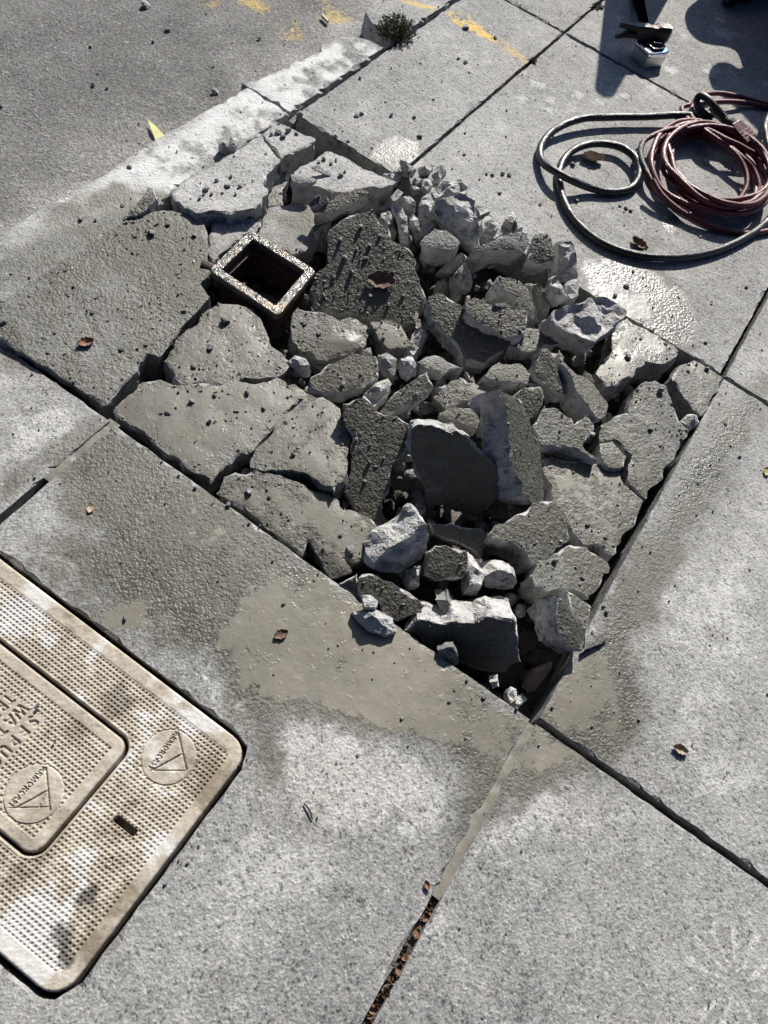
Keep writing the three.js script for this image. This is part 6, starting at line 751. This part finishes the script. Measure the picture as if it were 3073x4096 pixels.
// ---------------------------------------------------------------- leaves, weeds, litter
function leafGeo(L, curl) { const g = new THREE.PlaneGeometry(1, 1, 12, 8); const p = g.attributes.position; for (let i = 0; i < p.count; i++) { const t = p.getX(i) + .5, w = Math.pow(Math.sin(Math.PI * Math.min(1, t * .98 + .01)), .75) * .32 * (1 + .12 * Math.sin(t * 23)), s = p.getY(i) * 2; p.setXYZ(i, (t - .5) * L, L * (.02 + curl * (s * s * .18 + (t - .5) ** 2 * .3)) + L * .02 * Math.sin(t * 9 + s * 3), s * w * L); } const b = g.clone(); b.translate(0, -.0006, 0); b.index.array.reverse(); g.computeVertexNormals(); b.computeVertexNormals(); return mergeGeometries([g, b]); }
const leafTex = textures(256, 256, (i, j, o) => { const x = i / 256, y = j / 256, m = smp(TB, x, y), v = Math.abs(y - .5), k = 1 + .3 * m - .35 * sst(.05, .0, v) - .15 * sst(.02, 0, Math.abs(((x + v * .5) * 7) % 1 - .5)); o[0] = .3 * k; o[1] = .13 * k; o[2] = .065 * k; o[3] = .7; o[4] = .5 + .3 * m; });
const LL = [['rust brown leaf lying on the dark muddy slab', [.8, .95, 1]], ['pale pinkish leaf on the pavement below the joint', [1.5, 2.5, 3.6]], ['large curled brown leaf on the largest dark gritty slab', [.38, .42, .5]], ['tan bark flake on the pale right hand slab', [.9, 1.6, 2.3]], ['round copper brown leaf on the meter box cover', [.9, 1, 1.1]], ['small curled rust leaf on the bottom pavement slab', [.7, .75, .8]], ['dark muddy leaf stuck in the smooth slurry', [.4, .55, .7]], ['split brown wood chip beside the black cable', [.55, .75, .8]], ['yellowish chip at the right edge of the picture', [1.2, 2.2, 2]], ['pale flat flake inside the loop of black cable', [1.2, 2.2, 3.2]]];
LEAVES.forEach(([x, y, z, nx, ny, nz, L], k) => { const m = mesh('dry_leaf', leafGeo(L * 1.25, .4 + .8 * rnd()), texMat(leafTex, .0006, { color: new THREE.Color(...LL[k][1]) })); m.quaternion.setFromUnitVectors(V(0, 1, 0), V(nx, ny, nz)); m.rotateY(rr(0, 6.28)); m.position.set(x, y + .001, z); tag(m, LL[k][0], /flake|chip/.test(LL[k][0]) ? 'chip' : 'leaf'); });
// leaf litter caught in the open joint, lower middle
{ const items = []; for (let k = 0; k < 90; k++) items.push([XS[2] + rr(-.006, .005), rr(-.009, -.004), rr(-.19, .12), rr(.5, 1.1)]); const g = leafGeo(.011, .8), im = new THREE.InstancedMesh(g, texMat(leafTex, .0005), items.length), q = new THREE.Object3D(); im.name = numbered('leaf_litter'); im.userData = { kind: 'stuff', label: 'brown leaf litter packed in the open joint', category: 'litter' }; items.forEach(([x, y, z, s], i) => { q.position.set(x, y, z); q.rotation.set(rr(-.8, .8), rr(0, 6), rr(-.8, .8)); q.scale.setScalar(s); q.updateMatrix(); im.setMatrixAt(i, q.matrix); im.setColorAt(i, new THREE.Color(1, 1.15, 1.25).multiplyScalar(rr(.25, .8))); }); scene.add(im); }
function weed(name, p, r, h, n, label) {
  const g = group(name, p[0], p[1] - .01, p[2]), parts = [], stems = []; tag(g, label, 'weed', undefined);
  for (let k = 0; k < n; k++) {
    const a = rr(0, 6.28), q = Math.sqrt(rnd()), x = Math.cos(a) * q * r, z = Math.sin(a) * q * r * 1.1, top = h * (1 - q * q * .6) * rr(.55, 1.1);
    stems.push(tube([[x * .4, 0, z * .4], [x * .8, top * .6, z * .8], [x, top, z]], .0006, 4, 4));
    for (let s = 0; s < 9; s++) { const t = rr(.25, 1.02), L = rr(.004, .008), l = new THREE.PlaneGeometry(L, L * .42, 2, 1); const lp = l.attributes.position; for (let i = 0; i < lp.count; i++) if (Math.abs(lp.getX(i)) > L * .3) lp.setY(i, lp.getY(i) * .25); l.translate(L * .5, 0, 0); l.rotateX(rr(-1.2, 1.2)); l.rotateZ(rr(-.3, 1.1)); l.rotateY(rr(0, 6.28)); l.translate(mix(x * .4, x, t), top * t, mix(z * .4, z, t)); parts.push(l); }
  }
  const crown = mergeGeometries(parts); crown.computeVertexNormals(); const col = new Float32Array(crown.attributes.position.count * 3); for (let i = 0; i < col.length; i += 18) { const k = rr(.6, 1.3), y = rnd() < .3; for (let j = 0; j < 18 && i + j < col.length; j += 3) { col[i + j] = (y ? .15 : .055) * k; col[i + j + 1] = (y ? .14 : .075) * k; col[i + j + 2] = .035 * k; } } crown.setAttribute('color', new THREE.BufferAttribute(col, 3));
  mesh('foliage', crown, std({ vertexColors: true, roughness: .8, side: THREE.DoubleSide }), g); mesh('stems', mergeGeometries(stems), std({ color: new THREE.Color(.12, .1, .05), roughness: .9 }), g); return g;
}
weed('weed_clump', WEED[0], .06, .055, 190, 'dense low green weed clump growing in the gap of the kerb');
weed('weed_tuft', WEED[1], .022, .02, 40, 'small yellowish grass tuft in the joint at the top of the picture');
weed('weed_tuft', WEED[2], .016, .014, 26, 'tiny moss tuft in the joint between the far slabs');
// paper, cigarette end, plastic bit, twigs
{ const [a, b, c] = PAPER.map((p) => V(...p)), n = new THREE.Vector3().crossVectors(b.clone().sub(a), c.clone().sub(a)).normalize(), P = [], I = []; const N = 8; for (let i = 0; i <= N; i++) for (let j = 0; j <= N - i; j++) { const p = a.clone().multiplyScalar(1 - (i + j) / N).addScaledVector(b, i / N).addScaledVector(c, j / N).addScaledVector(n, .002 * Math.sin(i * 1.1 + j)); P.push(p.x - a.x, p.y - a.y, p.z - a.z); } let k = 0; for (let i = 0; i < N; i++) { const row = N - i + 1; for (let j = 0; j < N - i; j++) { I.push(k + j, k + j + 1, k + row + j); if (j < N - i - 1) I.push(k + j + 1, k + row + j + 1, k + row + j); } k += row; }
  const g0 = new THREE.BufferGeometry(); g0.setAttribute('position', new THREE.Float32BufferAttribute(P, 3)); g0.setIndex(I); g0.computeVertexNormals(); const g1 = g0.clone(); g1.translate(n.x * .0006, n.y * .0006, n.z * .0006); const m = mesh('paper_scrap', mergeGeometries([g0, g1]), std({ color: new THREE.Color(.78, .74, .34), roughness: .8, side: THREE.DoubleSide })); m.position.copy(a); tag(m, 'torn pale yellow paper triangle standing behind the kerb', 'paper'); }
{ const [b0, b1, b2, b3] = BITS; let m = mesh('plastic_bit', stones[1], std({ color: new THREE.Color(.03, .035, .3), roughness: .4 })); m.scale.setScalar(.004); m.position.set(b0[0], b0[1], b0[2]); tag(m, 'tiny dark blue plastic bit on the road', 'plastic bit');
  m = mesh('cigarette_end', new THREE.CylinderGeometry(.0045, .0045, .03, 14), std({ color: new THREE.Color(.62, .58, .48), roughness: .9 })); m.rotation.set(Math.PI / 2, 0, -1.2); m.position.set(b1[0], b1[1] + .005, b1[2]); tag(m, 'pale cigarette end lying near the road seam', 'cigarette end');
  m = mesh('twig', noisy(tube([[0, .002, 0], [.012, .004, .003], [.022, .002, .01]], .0012, 20, 6), .0006, 300), std({ color: new THREE.Color(.03, .025, .02), roughness: .9 })); m.position.set(b3[0], 0, b3[2]); tag(m, 'tiny dark twig on the pale pavement beside the slurry', 'twig'); }
// folded dark bag at the upper right edge
{ const c = V(0, 0, 0); BAG.forEach((p) => c.add(V(...p))); c.divideScalar(BAG.length); const r = pieceGeo({ k: 'flat', p: BAG.map((p) => [p[0], .06, p[2]]), n: [0, 1, 0], t: .055, s: 77, o: { jag: .004, lean: 1 } }, { seg: .012, cell: .012, chip: .012, side: .008, relief: .008, taper: .25 });
  const p = r.geo.attributes.position; for (let i = 0; i < p.count; i++) { const x = p.getX(i) + r.C.x, z = p.getZ(i) + r.C.z; p.setY(i, p.getY(i) + .016 * Math.abs(fb3(x * 9 + z * 14, 3, z * 4, 3)) + .006 * fb3(x * 40, 1, z * 25, 2)); } const g = mergeVertices(r.geo.deleteAttribute('normal').deleteAttribute('uv'), 1e-4); g.clearGroups(); g.computeVertexNormals();
  const m = mesh('folded_bag', g, std({ color: new THREE.Color(.012, .014, .02), roughness: .38 })); m.position.copy(r.C); tag(m, 'crumpled shiny black bag at the upper right edge', 'bag'); }

// ---------------------------------------------------------------- outside the picture: what throws the two shadows at the top right
const shadowRun = 1 / Math.tan(SUN_EL), sdx = -Math.cos(SUN_AZ) * shadowRun, sdz = -Math.sin(SUN_AZ) * shadowRun;
{ const hh = .72, g = group('traffic_cone', CONE[0] - sdx * hh, 0, CONE[2] - sdz * hh); tag(g, 'orange traffic cone standing beyond the hammer', 'traffic cone');
  const or = std({ color: new THREE.Color(.75, .12, .02), roughness: .5 }), wh = std({ color: new THREE.Color(.75, .75, .75), roughness: .4 });
  mesh('cone', new THREE.LatheGeometry([[.0001, hh], [.024, hh], [.03, hh - .006], [.14, .04], [.15, .03]].map((p) => new THREE.Vector2(...p)), 40), or, g);
  mesh('collar', new THREE.CylinderGeometry(.0785, .0945, .1, 40, 1, true), wh, g).position.y = .36; const b = mesh('base', new THREE.BoxGeometry(.37, .03, .37), or, g); b.position.y = .015; }
{ // squatting worker
  const B = (a, b, ra, rb, w) => ({ a: V(...a), b: V(...b), ra, rb, w });
  const bones = [B([-.22, .27, 0], [-.06, .5, .08], .19, .19, 0), B([-.04, .5, .1], [.08, .7, .14], .2, .13, 0), B([.1, .3, -.02], [.22, .5, .1], .2, .17, 0), B([0, .28, -.1], [0.02, .62, .06], .15, .155, 0), B([0.02, .62, .06], [.03, .7, .08], .15, .07, 0), B([.03, .72, .09], [.04, .76, .11], .055, .055, 1), B([.04, .8, .12], [.05, .88, .15], .088, .1, 1),
    B([-.1, .27, -.08], [-.45, .3, .14], .095, .07, 2), B([-.45, .3, .14], [-.42, .09, -.06], .066, .045, 2), B([-.42, .05, -.06], [-.47, .035, .12], .042, .036, 3),
    B([.1, .27, -.08], [.2, .44, .28], .095, .07, 2), B([.2, .44, .28], [.2, .09, .06], .066, .045, 2), B([.2, .05, .06], [.24, .035, .25], .042, .036, 3),
    B([-.15, .62, .06], [-.34, .44, .2], .062, .05, 0), B([-.34, .44, .2], [-.2, .33, .38], .048, .036, 0), B([-.2, .33, .38], [-.16, .31, .45], .034, .03, 1), B([.19, .62, .06], [.3, .42, .2], .062, .05, 0), B([.3, .42, .2], [.14, .34, .4], .048, .036, 0), B([.14, .34, .4], [.1, .32, .46], .034, .03, 1)];
  for (const s of [-1, 1]) for (let k = 0; k < 5; k++) { const hx = s < 0 ? -.155 : .1, x = hx + (k - 2) * .017; bones.push(B([x, .31, .45], [x + .005, .28 - (k === 2 ? .006 : 0), .51 - (k === 4 || k === 0 ? .02 : 0)], .011, .009, 1)); }
  const N = 64, mc = new MarchingCubes(N, new THREE.MeshBasicMaterial(), false, false, 400000), sc = .55, cy = .47, cz = .15; mc.isolation = 0;
  const dist = (p) => { let d = 9, w = 0, m = 9; for (const b of bones) { const ex = b.b.x - b.a.x, ey = b.b.y - b.a.y, ez = b.b.z - b.a.z, px = p.x - b.a.x, py = p.y - b.a.y, pz = p.z - b.a.z, t = clamp((px * ex + py * ey + pz * ez) / (ex * ex + ey * ey + ez * ez)), q = Math.hypot(px - ex * t, py - ey * t, pz - ez * t) - mix(b.ra, b.rb, t); if (q < m) { m = q; w = b.w; } const k = .03, h = clamp(.5 + .5 * (d - q) / k); d = d === 9 ? q : mix(d, q, h) - k * h * (1 - h); } return [d, w]; };
  for (let k = 0; k < N; k++) for (let j = 0; j < N; j++) for (let i = 0; i < N; i++) mc.field[i + j * N + k * N * N] = -dist(V((i / N * 2 - 1) * sc, (j / N * 2 - 1) * sc + cy, (k / N * 2 - 1) * sc + cz))[0];
  mc.update(); const n = mc.count, pos = new Float32Array(n * 3), col = new Float32Array(n * 3), C = [[.03, .035, .05], [.45, .26, .18], [.04, .045, .06], [.02, .018, .016]];
  for (let i = 0; i < n; i++) { const p = V(mc.positionArray[i * 3] * sc, mc.positionArray[i * 3 + 1] * sc + cy, mc.positionArray[i * 3 + 2] * sc + cz); pos.set([p.x, p.y, p.z], i * 3); col.set(C[dist(p)[1]], i * 3); }
  let g = new THREE.BufferGeometry(); g.setAttribute('position', new THREE.BufferAttribute(pos, 3)); g.setAttribute('color', new THREE.BufferAttribute(col, 3)); g = mergeVertices(g, 1e-4); g.computeVertexNormals();
  const pg = group('person', PERSON[0], 0, PERSON[1]); tag(pg, 'squatting person in dark jacket and trousers beyond the cable', 'person');
  mesh('body', g, std({ vertexColors: true, roughness: .85 }), pg);
  const cap = new THREE.SphereGeometry(.108, 24, 14, 0, 6.284, 0, 1.5); const hm = mesh('cap', cap, std({ color: new THREE.Color(.03, .03, .035), roughness: .9 }), pg); hm.position.set(.05, .88, .145);
}


renderer.render(scene, camera);
